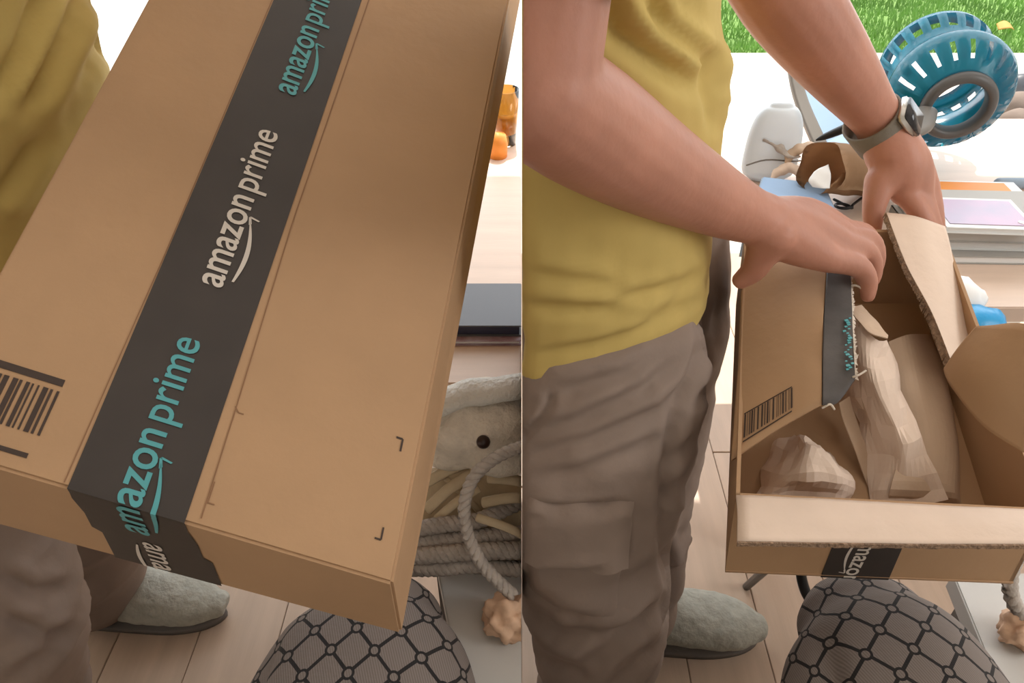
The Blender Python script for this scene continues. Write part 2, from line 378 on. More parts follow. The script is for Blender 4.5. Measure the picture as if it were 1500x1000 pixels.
# printing on the lid
bm = bmesh.new()
def bar(s0, s1, w0, w1): slab(bm, [top(s0, w0), top(s0, w1), top(s1, w1), top(s1, w0)], .0003, 0, UPN)
bar(.068, .0735, -.0, .0775); bar(.0115, .0150, 0.0, .0755)
x = .0772
random.seed(3)
while x > .004:
    w = random.choice((.0012, .0018, .0026, .0036)); bar(.0290, .0640, x - w, x); x -= w + random.choice((.0012, .0016, .0028))
obj('barcode', bm, M['ink'], cbox, False)
def mark(pts, wd, m):
    b = bmesh.new()
    for (s0, w0), (s1, w1) in zip(pts, pts[1:]):
        d = V((s1 - s0, w1 - w0, 0)).normalized(); n = V((-d.y, d.x, 0)) * wd / 2
        slab(b, [top(s0 + n.x, w0 + n.y), top(s1 + n.x, w1 + n.y), top(s1 - n.x, w1 - n.y), top(s0 - n.x, w0 - n.y)], .0002, 0, UPN)
    return obj('printed_mark', b, m, cbox, False)
mark([(.006, .2015), (.09, .2005), (.27, .1965), (.58, .1985), (.73, .199)], .0010, M['ink_faint'])
mark([(.003, .1050), (.2, .1075), (.73, .1065)], .0007, M['ink_faint'])
mark([(.1105, .327), (.1105, .3325), (.1000, .3325)], .0016, M['ink']); mark([(.038, .332), (.0285, .332), (.0285, .327)], .0014, M['ink'])
mark([(.094, .1995), (.090, .2035), (.090, .2075)], .0010, M['ink_faint']); mark([(.034, .2025), (.018, .2025), (.018, .2075)], .0010, M['ink_faint'])

# ------------------------------------------------------------------ people: the man in yellow, twice
def fold(p, s, amp, seed, stretch):
    q = V((p.x * stretch[0], p.y * stretch[1], p.z * stretch[2])) * s + V((seed, seed * .7, 0))
    n = noise.noise(q) + .5 * noise.noise(q * 2.1 + V((5, 3, 1)))
    return amp * (1 - 2.2 * abs(n))
def crease(bm, lines):
    """press drawn cloth folds into a surface: (points, depth, width); a ridge rises beside each valley"""
    bm.normal_update(); eye = V((0, 0, CAMH)); mv = []
    L = [([V(p) for p in pts], dep, wd, min(p[0] for p in pts) - wd * 4, max(p[0] for p in pts) + wd * 4, min(p[1] for p in pts) - wd * 4, max(p[1] for p in pts) + wd * 4) for pts, dep, wd in lines]
    for v in bm.verts:
        c = v.co
        if v.normal.dot(c - eye) > 0: continue
        d = c.y * CO + (CAMH - c.z) * SI
        if d < .1: continue
        q = V((PX0 + FOC * c.x / d, 500 - FOC * (c.y * SI - (CAMH - c.z) * CO) / d)); tot = 0
        for P_, dep, wd, x0, x1, y0, y1 in L:
            if not (x0 < q.x < x1 and y0 < q.y < y1): continue
            best = 1e9; sg = 0; tt = 0
            for i in range(len(P_) - 1):
                a, b = P_[i], P_[i + 1]; ab = b - a; t = max(0, min(1, (q - a).dot(ab) / ab.length_squared)); e = q - a - ab * t; l = e.length
                if l < best: best = l; sg = ab.x * e.y - ab.y * e.x; tt = (i + t) / (len(P_) - 1)
            fade = min(1, 4 * tt + .25, 4 * (1 - tt) + .25)
            tot += fade * dep * (-math.exp(-(best / wd) ** 2) + .55 * math.exp(-((best - 2 * wd) / wd) ** 2) * (1 if sg < 0 else .3))
        if tot: mv.append((v, v.normal * tot))
    for v, m_ in mv: v.co += m_
def man(name, label, X, far_dx, arms, clampx, seed):
    """X maps the upright figure (facing +x, right side toward -y) into its place and lean"""
    root = empty(name, X(V((.15, .72, 0))), label, 'person')
    def fin(b, gap):
        for v in b.verts: v.co = X(v.co)
        if clampx is not None:
            for v in b.verts: v.co.x = max(v.co.x, clampx + gap)
        return b
    fd = V((far_dx, arms.get('far_dy', 0), 0))
    near = [(.095, .655, .80), (.09, .645, .62), (.105, .63, .42), (.115, .615, .25), (.115, .605, .07)]
    far = [V((.155, .855, .80)), V((.18, .85, .62)) + fd * .3, V((.19, .835, .42)) + fd * .6, V((.20, .82, .25)) + fd * .8, V((.205, .81, .07)) + fd]
    # body: one continuous figure
    b = bmesh.new()
    tube(b, [(.06, .76, .78), (.06, .76, .92), (.06, .77, 1.08), (.06, .77, 1.24), (.06, .77, 1.36), (.06, .77, 1.42)], [(.135, .145), (.130, .145), (.105, .135), (.085, .13), (.075, .14), (.05, .09)], n=28, up=(0, 1, 0), sub=3)
    tube(b, [(.07, .77, 1.40), (.095, .77, 1.50), (.11, .77, 1.56)], [.062, .056, .055], up=(0, 1, 0), sub=2)
    ball(b, (.115, .77, 1.655), (.098, .077, .105)); ball(b, (.15, .77, 1.60), (.062, .056, .062)); ball(b, (.217, .77, 1.63), (.016, .013, .024)); ball(b, (.205, .77, 1.593), (.012, .024, .009))
    for s in (-1, 1): ball(b, (.105, .77 + s * .078, 1.635), (.02, .01, .033)); ball(b, (.198, .77 + s * .033, 1.655), (.012, .015, .011))
    for leg, q in ((near, V()), (far, V())):
        tube(b, leg + [(leg[-1][0] + .03, leg[-1][1], .05)], [.075, .065, .05, .045, .035, .035], up=(0, 1, 0), sub=2)
        f = V(leg[-1]); tube(b, [V((f.x - .03, f.y, .06)), V((f.x + .06, f.y, .055)), V((f.x + .15, f.y, .045))], [(.035, .03), (.04, .028), (.035, .02)], sub=2)
    fin(b, 0)
    if clampx is not None:
        for v in b.verts: v.co.x = max(v.co.x, clampx + .0008)
    for pts, rad in arms['tubes']: tube(b, pts, rad, n=18, up=arms.get('up', (0, 0, 1)), sub=4)
    b = remesh(b, .0034, 5)
    if clampx is not None:
        for v in b.verts: v.co.x = max(v.co.x, clampx + .0008)
    obj('body', b, M['skin'], root)
    # shirt
    b = bmesh.new()
    tube(b, [(.045, .77, .74), (.045, .77, .825), (.045, .77, .92), (.045, .77, 1.02), (.045, .77, 1.10), (.045, .77, 1.18), (.05, .77, 1.28), (.055, .77, 1.38), (.06, .77, 1.435)], [(.182, .182), (.180, .180), (.176, .178), (.168, .172), (.156, .166), (.140, .160), (.130, .162), (.105, .170), (.07, .11)], n=36, up=(0, 1, 0), sub=4)
    fin(b, 0)
    for pts, rad in arms['sleeves']: tube(b, pts, rad, n=20, sub=4)
    b = remesh(b, .0055, 3)
    dx0 = X(V((0, 0, 1))).x
    # hem: higher on the near side
    def shirtf(p):
        q = V((p.x - dx0, p.y, p.z)); k = min(1, max(0, (1.02 - p.z) / .15))
        low = fold(q, 5.5, .0035, seed, (.35, .35, 2.2)) * k
        dg = fold(V((q.x, q.y, q.z + q.x * .9 - q.y * .3)), 5.0, .006, seed + 3, (.5, .6, 1.5)) * (1 - k)
        return low + dg - .003
    displace(b, shirtf)
    crease(b, arms.get('shirt_folds', []))
    hem = lambda p: .808 + max(0, (.92 - p.y)) * .125
    bmesh.ops.bisect_plane(b, geom=b.verts[:] + b.edges[:] + b.faces[:], plane_co=(dx0 + .2, .77, .853), plane_no=(-.08, .02, 1), clear_inner=True)
    ed = [e for e in b.edges if e.is_boundary]
    r = bmesh.ops.extrude_edge_only(b, edges=ed); nv = [v for v in r['geom'] if isinstance(v, bmesh.types.BMVert)]
    cx = sum((v.co.x for v in nv)) / len(nv); 
    for v in nv: v.co += V((cx - v.co.x, .765 - v.co.y, 0)).normalized() * .012
    if clampx is not None:
        for v in b.verts: v.co.x = max(v.co.x, clampx)
    shirt = obj('shirt', b, M['shirt'], root)
    # trousers
    b = bmesh.new()
    tube(b, [(.055, .77, .93), (.06, .768, .84), (.075, .765, .74)], [(.140, .152), (.154, .162), (.160, .172)], n=32, up=(0, 1, 0), sub=3)
    tube(b, [(.075, .67, .82), (.075, .655, .70), (.078, .642, .58), (.100, .632, .45), (.112, .62, .34), (.118, .612, .24), (.118, .606, .15), (.115, .605, .07)], [(.138, .09), (.138, .103), (.118, .100), (.105, .096), (.098, .092), (.086, .085), (.088, .086), (.082, .08)], n=30, up=(0, 1, 0), sub=4)
    tube(b, [V((.150, .86, .86)), V((.170, .86, .74)), V((.183, .853, .58)) + fd * .35, V((.188, .84, .45)) + fd * .55, V((.192, .83, .34)) + fd * .7, V((.197, .82, .24)) + fd * .85, V((.203, .815, .15)) + fd * .95, V((.206, .81, .07)) + fd], [(.120, .085), (.118, .10), (.106, .098), (.098, .094), (.092, .09), (.086, .085), (.085, .084), (.078, .078)], n=30, up=(0, 1, 0), sub=4)
    fin(b, 0); b = remesh(b, .0055, 4)
    def trf(p):
        k = min(1, max(0, (p.z - .38) / .25)); q = V((p.x - X(V((0, 0, p.z))).x, p.y, p.z))
        hi = fold(V((q.x, q.y, q.z + q.x * .75)), 4.5, .004, seed + 9, (.45, .6, 1.7)) * k
        lo = fold(V((q.x, q.y, q.z - q.x * .5)), 6.5, .008, seed + 4, (.55, .55, 1.5)) * (1 - k)
        return hi + lo
    displace(b, trf)
    crease(b, arms.get('trouser_folds', []))
    if clampx is not None:
        for v in b.verts: v.co.x = max(v.co.x, clampx + .0004)
    bt = BVHTree.FromBMesh(b); trou = obj('trousers', b, M['khaki'], root)
    # cargo pocket laid on the near leg
    def onleg(x, z, off):
        h = bt.ray_cast(X(V((x, .2, z))), V((0, 1, 0)))
        if h[0] is None: h = bt.find_nearest(X(V((x, .55, z))))
        return h[0] + V((h[1].x * .5, -abs(h[1].y) - .3, h[1].z * .3)).normalized() * off
    def patch(x0, x1, z0, z1, off, nm, lip=0):
        pb = bmesh.new(); nx, nz = 18, 12; g = []
        for i in range(nx + 1):
            r = []
            for j in range(nz + 1):
                x_ = x0 + (x1 - x0) * i / nx; z_ = z0 + (z1 - z0) * j / nz
                e = min(i, nx - i) * min(j + lip * 9, nz - j); r.append(onleg(x_, z_ + .0025 * math.sin(i * .9) * lip, off + lip * .009 * (1 - j / nz) ** 2 if e else (-.002 if j or not lip else -.002)))
            g.append([pb.verts.new(p) for p in r])
        for i in range(nx):
            for j in range(nz): pb.faces.new((g[i][j], g[i + 1][j], g[i + 1][j + 1], g[i][j + 1]))
        if clampx is not None:
            for v in pb.verts: v.co.x = max(v.co.x, clampx + .0004)
        return obj(nm, pb, M['khaki'], trou)
    if arms.get('pocket'):
        patch(.006, .122, .50, .665, .005, 'pocket'); patch(.003, .128, .612, .70, .0145, 'pocket_flap', 1)
    # slippers
    for leg in (near, far):
        f = V(leg[-1]); sl = bmesh.new(); c = X(V((f.x, f.y, 0))); c.z = 0
        tube(sl, [c + V(p) for p in ((-.055, 0, .05), (-.02, 0, .056), (.06, 0, .062), (.13, -.004, .058), (.20, -.01, .050), (.243, -.012, .042))], [(.034, .036), (.044, .045), (.052, .052), (.056, .050), (.052, .040), (.030, .026)], n=24, sub=4)
        sl = remesh(sl, .004, 3); displace(sl, lambda p: .002 * noise.noise(p * 60) + .003 * noise.noise(p * 18))
        for v in sl.verts:
            v.co.z = max(v.co.z, .012)
            if clampx is not None: v.co.x = max(v.co.x, clampx)
        s_ = obj('slipper', sl, M['felt'], root)
        so = bmesh.new(); ring = [V((-.070, 0)), V((-.058, -.034)), V((0, -.044)), V((.08, -.051)), V((.16, -.055)), V((.225, -.042)), V((.256, -.012)), V((.225, .022)), V((.16, .045)), V((.08, .049)), V((0, .042)), V((-.058, .032))]
        q = crom([(p[0], p[1], 0) for p in ring + ring[:1]], 4)[:-1]; slab(so, [c + V((p.x, p.y, .001)) for p in q], .017, 0, V((0, 0, 1)))
        if clampx is not None:
            for v in so.verts: v.co.x = max(v.co.x, clampx)
        obj('sole', so, M['sole'], s_)
    # hair
    b = bmesh.new(); ball(b, (.10, .77, 1.675), (.102, .083, .098), 24)
    bmesh.ops.bisect_plane(b, geom=b.verts[:] + b.edges[:] + b.faces[:], plane_co=(.17, .77, 1.70), plane_no=(-.8, 0, .62), clear_inner=True)
    displace(b, lambda p: .004 * noise.noise(p * 50)); fin(b, 0)
    if clampx is not None:
        for v in b.verts: v.co.x = max(v.co.x, clampx + .0006)
    obj('hair', b, M['hair'], root)
    return root

# right-hand man: arms and hands posed on the open box
el = at(786, 136, .53); wr = at(1112, 320, .78); sh = V((.035, .60, 1.395))
el2 = at(1108, -62, .80); wr2 = at(1288, 178, .94); sh2 = V((.10, .925, 1.385))
P = at
tubes = [
 ([sh, sh.lerp(el, .5), el], [.050, .045, .044]),
 ([el, P(866, 190, .595), P(965, 250, .675), P(1066, 302, .755), wr], [.046, .0495, .044, .0335, (.031, .027)]),
 ([sh2, sh2.lerp(el2, .5), el2], [.052, .047, .044]),
 ([el2, el2.lerp(wr2, .25), el2.lerp(wr2, .6), el2.lerp(wr2, .9), wr2], [.046, .051, .043, .032, .030]),
 # near hand: palm
 ([wr, P(1160, 350, .795), P(1213, 378, .805)], [.029, .027, .0165]), ([wr, P(1172, 335, .805), P(1235, 358, .825)], [.027, .025, .0155]),
 ([wr, P(1178, 322, .815), P(1240, 346, .84)], [.024, .021, .014]), ([wr, P(1182, 314, .825), P(1240, 336, .855)], [.022, .019, .012]),
 # near hand: fingers and thumb
 ([P(1213, 378, .805), P(1257, 390, .825), P(1271, 412, .835), P(1271, 434, .84)], [.0158, .0128, .0112, .0082]),
 ([P(1235, 358, .825), P(1268, 368, .845), P(1280, 388, .855), P(1280, 410, .86)], [.0150, .0124, .0105, .0080]),
 ([P(1240, 346, .84), P(1273, 350, .86), P(1285, 370, .87), P(1285, 392, .875)], [.0140, .0118, .0100, .0078]),
 ([P(1240, 336, .855), P(1266, 339, .875), P(1278, 352, .885), P(1280, 368, .89)], [.0120, .0102, .0090, .0070]),
 ([P(1132, 342, .78), P(1117, 370, .795), P(1104, 395, .81), P(1084, 411, .82)], [.027, .0180, .0140, .0100]),
 # far hand: palm
 ([wr2, P(1308, 240, .945), P(1290, 268, .945)], [.029, .031, .020]), ([wr2, P(1318, 240, .945), P(1325, 280, .95)], [.029, .032, .019]),
 ([wr2, P(1332, 240, .95), P(1346, 282, .955)], [.028, .027, .018]), ([wr2, P(1335, 235, .96), P(1358, 275, .968)], [.026, .022, .016]),
 # far hand: thumb on the left, fingers over the raised flap on the right
 ([P(1290, 265, .945), P(1281, 300, .945), P(1279, 322, .95), P(1280, 338, .955)], [.0200, .0150, .0125, .0095]),
 ([P(1325, 280, .95), P(1347, 312, .945), P(1362, 338, .95), P(1372, 358, .96)], [.0160, .0128, .0108, .0082]),
 ([P(1346, 282, .955), P(1362, 318, .955), P(1372, 348, .965), P(1377, 370, .975)], [.0160, .0124, .0106, .0080]),
 ([P(1358, 276, .968), P(1368, 308, .97), P(1374, 336, .98), P(1379, 358, .99)], [.0150, .0116, .0098, .0076]),
 ([P(1361, 268, .98), P(1370, 296, .985), P(1374, 316, .995), P(1378, 332, 1.0)], [.0125, .0098, .0084, .0068]),
]
sleeves = [([sh + V((.005, .04, .01)), sh + V((0, 0, -.01)), sh.lerp(el, .5)], [.06, .069, .072]), ([sh2 + V((-.005, -.04, .01)), sh2 + V((0, 0, -.01)), sh2.lerp(el2, .5)], [.06, .069, .070])]
shirt_folds = [([(866, -30), (884, 0), (908, 52), (968, 92), (1034, 134)], .016, 17), ([(948, -10), (968, 40), (1036, 88), (1044, 124)], .010, 12), ([(1046, 60), (1040, 140), (1042, 190)], .006, 9),
 ([(766, 449), (846, 455), (915, 455)], .006, 10), ([(782, 521), (878, 505), (958, 479), (1022, 440)], .005, 8), ([(942, 476), (990, 444), (1022, 400)], .006, 9), ([(900, 440), (974, 424), (1010, 404)], .005, 9), ([(770, 400), (840, 412), (900, 420)], .004, 10)]
trouser_folds = [([(808, 578), (910, 552), (980, 516)], .006, 11), ([(766, 640), (846, 620), (942, 574), (1004, 522)], .009, 12), ([(770, 668), (862, 648), (974, 602), (1008, 562)], .009, 13), ([(766, 706), (850, 690), (930, 660), (974, 636)], .006, 12),
 ([(1027, 450), (1024, 524), (986, 620), (975, 690), (971, 776), (980, 860), (974, 930)], .010, 8), ([(764, 640), (794, 612), (806, 590), (806, 576)], .006, 6),
 ([(766, 816), (840, 818), (880, 816)], .010, 7), ([(914, 740), (914, 780), (910, 815)], .007, 6), ([(766, 742), (840, 744), (905, 736)], .005, 6),
 ([(766, 880), (814, 928), (878, 934), (929, 922), (980, 888)], .011, 12), ([(769, 852), (812, 892), (860, 905)], .008, 10), ([(846, 978), (894, 950), (942, 906), (970, 880)], .009, 11), ([(800, 966), (830, 978), (862, 1000)], .007, 10), ([(776, 826), (768, 856)], .006, 8), ([(880, 860), (930, 850), (968, 820)], .006, 12), ([(900, 1000), (930, 968), (960, 945)], .007, 10),
 ([(1006, 690), (985, 722), (976, 740)], .008, 8), ([(1002, 770), (984, 800), (976, 826)], .008, 8), ([(1012, 640), (990, 668), (978, 690)], .006, 8), ([(1040, 560), (1010, 600), (990, 630)], .006, 9), ([(1056, 440), (1040, 500), (1024, 540)], .006, 9)]
manR = man('person', 'person in yellow shirt and taupe trousers opening a box with both hands, right half', lambda p: p.copy(), 0, dict(tubes=tubes, sleeves=sleeves, pocket=True, shirt_folds=shirt_folds, trouser_folds=trouser_folds), .0004, 1.0)
# watch on the far wrist
ax = (wr2 - el2).normalized(); wc = P(1287, 186, .945); upw = (V((0, 0, CAMH)) - wc); upw = (upw - ax * upw.dot(ax)).normalized(); sd = ax.cross(upw)
b = bmesh.new(); n = 36; rr = []
for k in range(n):
    a = 2 * math.pi * k / n; d = sd * math.cos(a) + upw * math.sin(a)
    rr.append([b.verts.new(wc + d * r + ax * t) for r, t in ((.0345, -.021), (.0375, -.020), (.0375, .020), (.0345, .021))])
for k in range(n):
    for j in range(4): b.faces.new((rr[k][j], rr[k][(j + 1) % 4], rr[(k + 1) % n][(j + 1) % 4], rr[(k + 1) % n][j]))
watch = obj('watch', b, M['strap'], manR); tag(watch, 'olive grey watch strap')
rt = V((1, 0, 0)); face = (upw * .55 + sd * (1 if sd.x > 0 else -1) * .85).normalized(); fx = ax.cross(face).normalized()
MM = Matrix((( *[fx[0], ax[0], face[0]], wc[0] + face[0] * .039), (fx[1], ax[1], face[1], wc[1] + face[1] * .039), (fx[2], ax[2], face[2], wc[2] + face[2] * .039), (0, 0, 0, 1)))
b = bmesh.new(); box(b, (-.019, -.021, -.006), (.019, .021, .004), MM, .003); wcase = obj('watch_case', b, M['steel'], watch)
b = bmesh.new(); box(b, (-.0165, -.0185, .003), (.0165, .0185, .0068), MM, .0015); obj('watch_glass', b, M['glass_dark'], watch)

# left-hand man: the same figure leaning forward, hands under the edges of the closed box
XL = lambda p: V((p.x - .965 + .29 * p.z, p.y, p.z))
def armset(sh_, el_, wr_, dirv):
    t = [([sh_, sh_.lerp(el_, .5), el_], [.052, .047, .045]), ([el_, el_.lerp(wr_, .25), el_.lerp(wr_, .6), wr_], [.046, .050, .043, .030])]
    pm = wr_ + dirv * .08; sdv = V((-dirv.y, dirv.x, 0)).normalized()
    for i, L_ in enumerate((.070, .078, .073, .058)):
        k = pm + sdv * (.033 - i * .022)
        t.append(([wr_, wr_.lerp(k, .5), k], [.026, .023, .013])); t.append(([k, k + dirv * L_ * .5 + V((0, 0, -.004)), k + dirv * L_], [.0125, .0108, .008]))
    t.append(([wr_ + dirv * .02, wr_ + dirv * .04 + sdv * .045, wr_ + dirv * .085 + sdv * .062], [.022, .015, .010])); return t
eN, wN = V((-.70, .47, 1.12)), V((-.515, .43, .90)); eF, wF = V((-.48, 1.04, 1.22)), V((-.40, .985, 1.155))
shN, shF = XL(V((.055, .60, 1.395))), XL(V((.10, .925, 1.385)))
tubesL = armset(shN, eN, wN, V((.93, .1, -.12)).normalized()) + armset(shF, eF, wF, V((.9, -.1, -.12)).normalized())
sleevesL = [([shN + V((.005, .04, .01)), shN + V((0, 0, -.01)), shN.lerp(eN, .5)], [.06, .069, .072]), ([shF + V((-.005, -.04, .01)), shF + V((0, 0, -.01)), shF.lerp(eF, .45)], [.06, .069, .070])]
manL = man('person', 'person in yellow shirt leaning over the closed box at the left edge, grey slippers', XL, -.085, dict(tubes=tubesL, sleeves=sleevesL, far_dy=.05, shirt_folds=[([(70, -20), (32, 80), (-6, 140)], .012, 15), ([(128, -20), (72, 100), (38, 165)], .012, 15), ([(150, 10), (150, 60), (120, 120)], .007, 11), ([(60, 200), (20, 260), (-10, 300)], .009, 14)], trouser_folds=[([(0, 840), (50, 870), (100, 860)], .010, 12), ([(0, 900), (60, 930), (110, 930)], .010, 12), ([(20, 990), (70, 960), (115, 905)], .009, 11)]), None, 6.3)

# ------------------------------------------------------------------ seated people in patterned skirts, knees only in view
def seated(cx, dx, label, seed, kneez, crease):
    root = empty('person', (cx, .3, 0), label, 'person')
    b = bmesh.new()
    for s in (-1, 1):
        hx = cx + s * .085
        tube(b, [(hx, .0, .47), (cx + s * .06, .25, kneez - .105), (cx + s * .04 + dx, .40, kneez - .11), (cx + s * .05 + dx, .41, .30), (cx + s * .075 + dx, .40, .07)], [.07, .055, .045, .042, .034], up=(1, 0, 0), sub=3)
        tube(b, [(cx + s * .075 + dx, .375, .045), (cx + s * .08 + dx, .45, .04), (cx + s * .085 + dx, .56, .025)], [(.032, .035), (.04, .032), (.03, .018)], sub=3)
    tube(b, [(cx, -.06, .48), (cx, .08, .48)], [(.14, .08), (.13, .07)], sub=2)
    obj('body', remesh(b, .006, 4), M['skin'], root)
    b = bmesh.new(); k = kneez
    tube(b, [(cx, -.10, k - .10), (cx, .10, k - .085), (cx + dx * .4, .25, k - .085), (cx + dx * .8, .37, k - .085), (cx + dx, .455, k - .085), (cx + dx, .495, k - .09)], [(.17, .11), (.17, .105), (.158, .10), (.138, .098), (.114, .092), (.084, .072)], n=32, up=(0, 0, 1), sub=4)
    tube(b, [(cx + dx, .37, k - .10), (cx + dx, .38, .42), (cx + dx, .38, .30), (cx + dx, .38, .20)], [(.11, .09), (.115, .10), (.12, .11), (.13, .12)], n=32, up=(0, 1, 0), sub=4)
    b = remesh(b, .006, 6)
    def f(p):
        q = V((p.x - cx, p.y, p.z)); c = math.exp(-((q.x - crease - (q.y - .45) * .15) / .012) ** 2) * .014 * min(1, max(0, (.47 - p.y) / .08))
        return .010 * noise.noise(V((q.x * 9, q.y * 3, q.z * 3 + seed))) - c
    displace(b, f)
    at_ = b.verts.layers.float_vector.new('cloth'); b.normal_update()
    for v in b.verts:
        c = v.co; side = max(0, abs(c.x - cx - dx) - .06)
        v[at_] = V((c.x - cx + (1 if c.x > cx else -1) * max(0, (k - .03 - c.z)) * .55, c.y - max(0, (k - .05) - c.z) * .30, 0))
    obj('skirt', b, M['skirt'], root)
    b = bmesh.new(); box(b, (cx - .19, -.24, .33), (cx + .19, .13, .37), bev=.01)
    st = empty('stool', (cx, -.05, 0), 'black stool under the seated person in patterned skirt, ' + ('left' if cx < 0 else 'right') + ' half', 'stool')
    obj('seat', b, M['grey_dark'], st)
    for sx in (-1, 1):
        for sy in (-1, 1):
            b = bmesh.new(); tube(b, [(cx + sx * .15, -.055 + sy * .15, .34), (cx + sx * .17, -.055 + sy * .17, .0)], [.013, .011], n=10, cap=False); obj('leg', b, M['black'], st)
seated(.382, .030, 'seated person in patterned skirt, knee under the open box, right half', 2.0, .62, -.055)
seated(-.175, .0, 'seated person in patterned skirt, knee under the closed box, left half', 8.0, .62, -.095)

# ------------------------------------------------------------------ the open box on the right
FL, FR = at(1078, 727, .75), at(1536, 750, .735)
ya, pi_ = math.radians(11), math.radians(20)
LV = V((math.sin(ya) * math.cos(pi_), math.cos(ya) * math.cos(pi_), math.sin(pi_))); LB = .355
FLb, FRb = at(1062, 838, .825), at(1482, 855, .80)
BL, BR = FL + LV * LB, at(1383, 338, .93)
dl, dr = (FLb - FL), (FRb - FR)
BLb, BRb = BL + dl * .95, BR + dr * .95
obox = empty('cardboard_box', (FLb + FRb) / 2, 'open cardboard box with torn lid flaps and kraft paper inside, right half', 'box')
def wall(bm, a, b, c, d, inward, th=.004):
    o = [V(p) for p in (a, b, c, d)]; i = [p + inward * th for p in o]; hexa(bm, o, i)
xin = (FR - FL).normalized(); upn = xin.cross(LV).normalized()
bm = bmesh.new()
wall(bm, FLb, FRb, FR, FL, LV); wall(bm, BLb, BRb, BR, BL, -LV); wall(bm, FLb, BLb, BL, FL, xin); wall(bm, FRb, BRb, BR, FR, -xin); wall(bm, FLb, FRb, BRb, BLb, upn)
obj('box_body', bm, M['card'], obox, False)
# front flap folded outward
fa = [FL + upn * .001, FL.lerp(FR, .33) + upn * .002, FL.lerp(FR, .66) + upn * .001, FR + upn * .001]
fo = [at(1080, 793, .705), at(1222, 795, .703), at(1382, 797, .70), at(1545, 797, .69)]
bm = bmesh.new(); sheet(bm, [fa, [p.lerp(q, .5) + V((0, 0, .004)) for p, q in zip(fa, fo)], fo], .0035, 5, 4, .001, 30, ragged=0)
obj('front_flap', bm, M['pale_kraft_lit_flap'], obox)  # same cardboard, painted paler for the light on its upward face
bm = bmesh.new(); c = crom(fo, 14)
for i, (p, q) in enumerate(zip(c, c[1:])): slab(bm, [p + V((0, -.0006, .0012)), q + V((0, -.0006, .0012)), q + V((0, -.0006, -.003 - random.random() * .002)), p + V((0, -.0006, -.003 - random.random() * .002))], .0015, 0, V((0, -1, 0)))
obj('torn_edge', bm, M['card_edge'], obox, False)
# tape on the front wall
def fw(e, v, off): return FL.lerp(FR, e).lerp(FLb.lerp(FRb, e), v) - LV * off
e0, e1 = .345, .582
bm = bmesh.new(); slab(bm, [fw(e0 + .02, .02, 0), fw(e1 + .012, .02, 0), fw(e1 - .005, 1, 0), fw(e0 - .005, 1, 0)], .0012, 0, -LV); tp = obj('tape', bm, M['tape'], obox, False); tag(tp, 'black printed tape on the front wall')
W1 = (FR - FL).length; HH = dl.length
lettering(logo(part='a'), lambda x, y: fw(.432 + y * .27 - (x - .5) * .03, .42 + x * .62, .0018), M['white_ink'], tp, clip=[(.92, 1)])
# left flap, lifted, with the torn tape along its edge
rowsL = [[at(1071, 674, .782), at(1082, 540, .832), at(1087, 430, .885), at(1092, 372, .915)],
         [at(1130, 634, .775), at(1140, 510, .815), at(1150, 410, .862), at(1152, 372, .90)],
         [at(1172, 610, .770), at(1182, 496, .805), at(1190, 404, .855), at(1192, 372, .895)],
         [at(1203, 594, .768), at(1205, 490, .800), at(1210, 402, .852), at(1212, 372, .89)]]
bm = bmesh.new(); sheet(bm, rowsL, .0035, 6, 8, .0022, 22, 3); lf = obj('left_flap', bm, M['card'], obox)
rowsT = [rowsL[3], [at(1226, 590, .768), at(1228, 488, .800), at(1230, 402, .852), at(1230, 372, .89)], [at(1251, 556, .774), at(1247, 478, .805), at(1244, 402, .855), at(1244, 374, .89)]]
rowsT = [[p + V((0, -.001, .0015)) for p in r] for r in rowsT]
bm = bmesh.new(); sheet(bm, rowsT, .003, 5, 10, .002, 25, 8, ragged=.003); obj('torn_tape', bm, mat('worn_black_tape', (.095, .082, .076), .6, .15, 40, .3, 20), lf)
random.seed(11); bm = bmesh.new()
cE = crom(rowsT[2], 26)
for i in range(len(cE) - 1):
    p = cE[i]; q = cE[i + 1]
    slab(bm, [p, q, q + V((.001 + random.random() * .0035, 0, -.002 + random.random() * .003)), p + V((.001 + random.random() * .0035, 0, -.002))], .0015, 0, V((0, -.5, .86)))
obj('torn_edge', bm, M['torn'], lf, False)
bm = bmesh.new()
for i in range(6, 30):
    p = cE[i] + V((-.006 + random.uniform(-.004, .003), -.002, .003)); s_ = random.uniform(.0012, .0026)
    slab(bm, [p + V((-s_, -s_, 0)), p + V((s_, -s_ * .3, 0)), p + V((s_ * .6, s_, 0)), p + V((-s_, s_ * .4, 0))], .001, 0, V((0, -.4, .9)))
obj('lettering', bm, M['teal_ink'], lf, False)
for pts_ in ([at(1243, 425, .845), at(1250, 418, .835), at(1260, 421, .835), at(1268, 432, .845)], [at(1250, 552, .772), at(1258, 549, .77), at(1268, 543, .775)], [at(1205, 597, .767), at(1216, 592, .764), at(1222, 599, .766)]):
    bm = bmesh.new(); tube(bm, pts_, [.0012] * len(pts_), n=6, sub=5); obj('torn_strand', bm, M['torn'], lf)
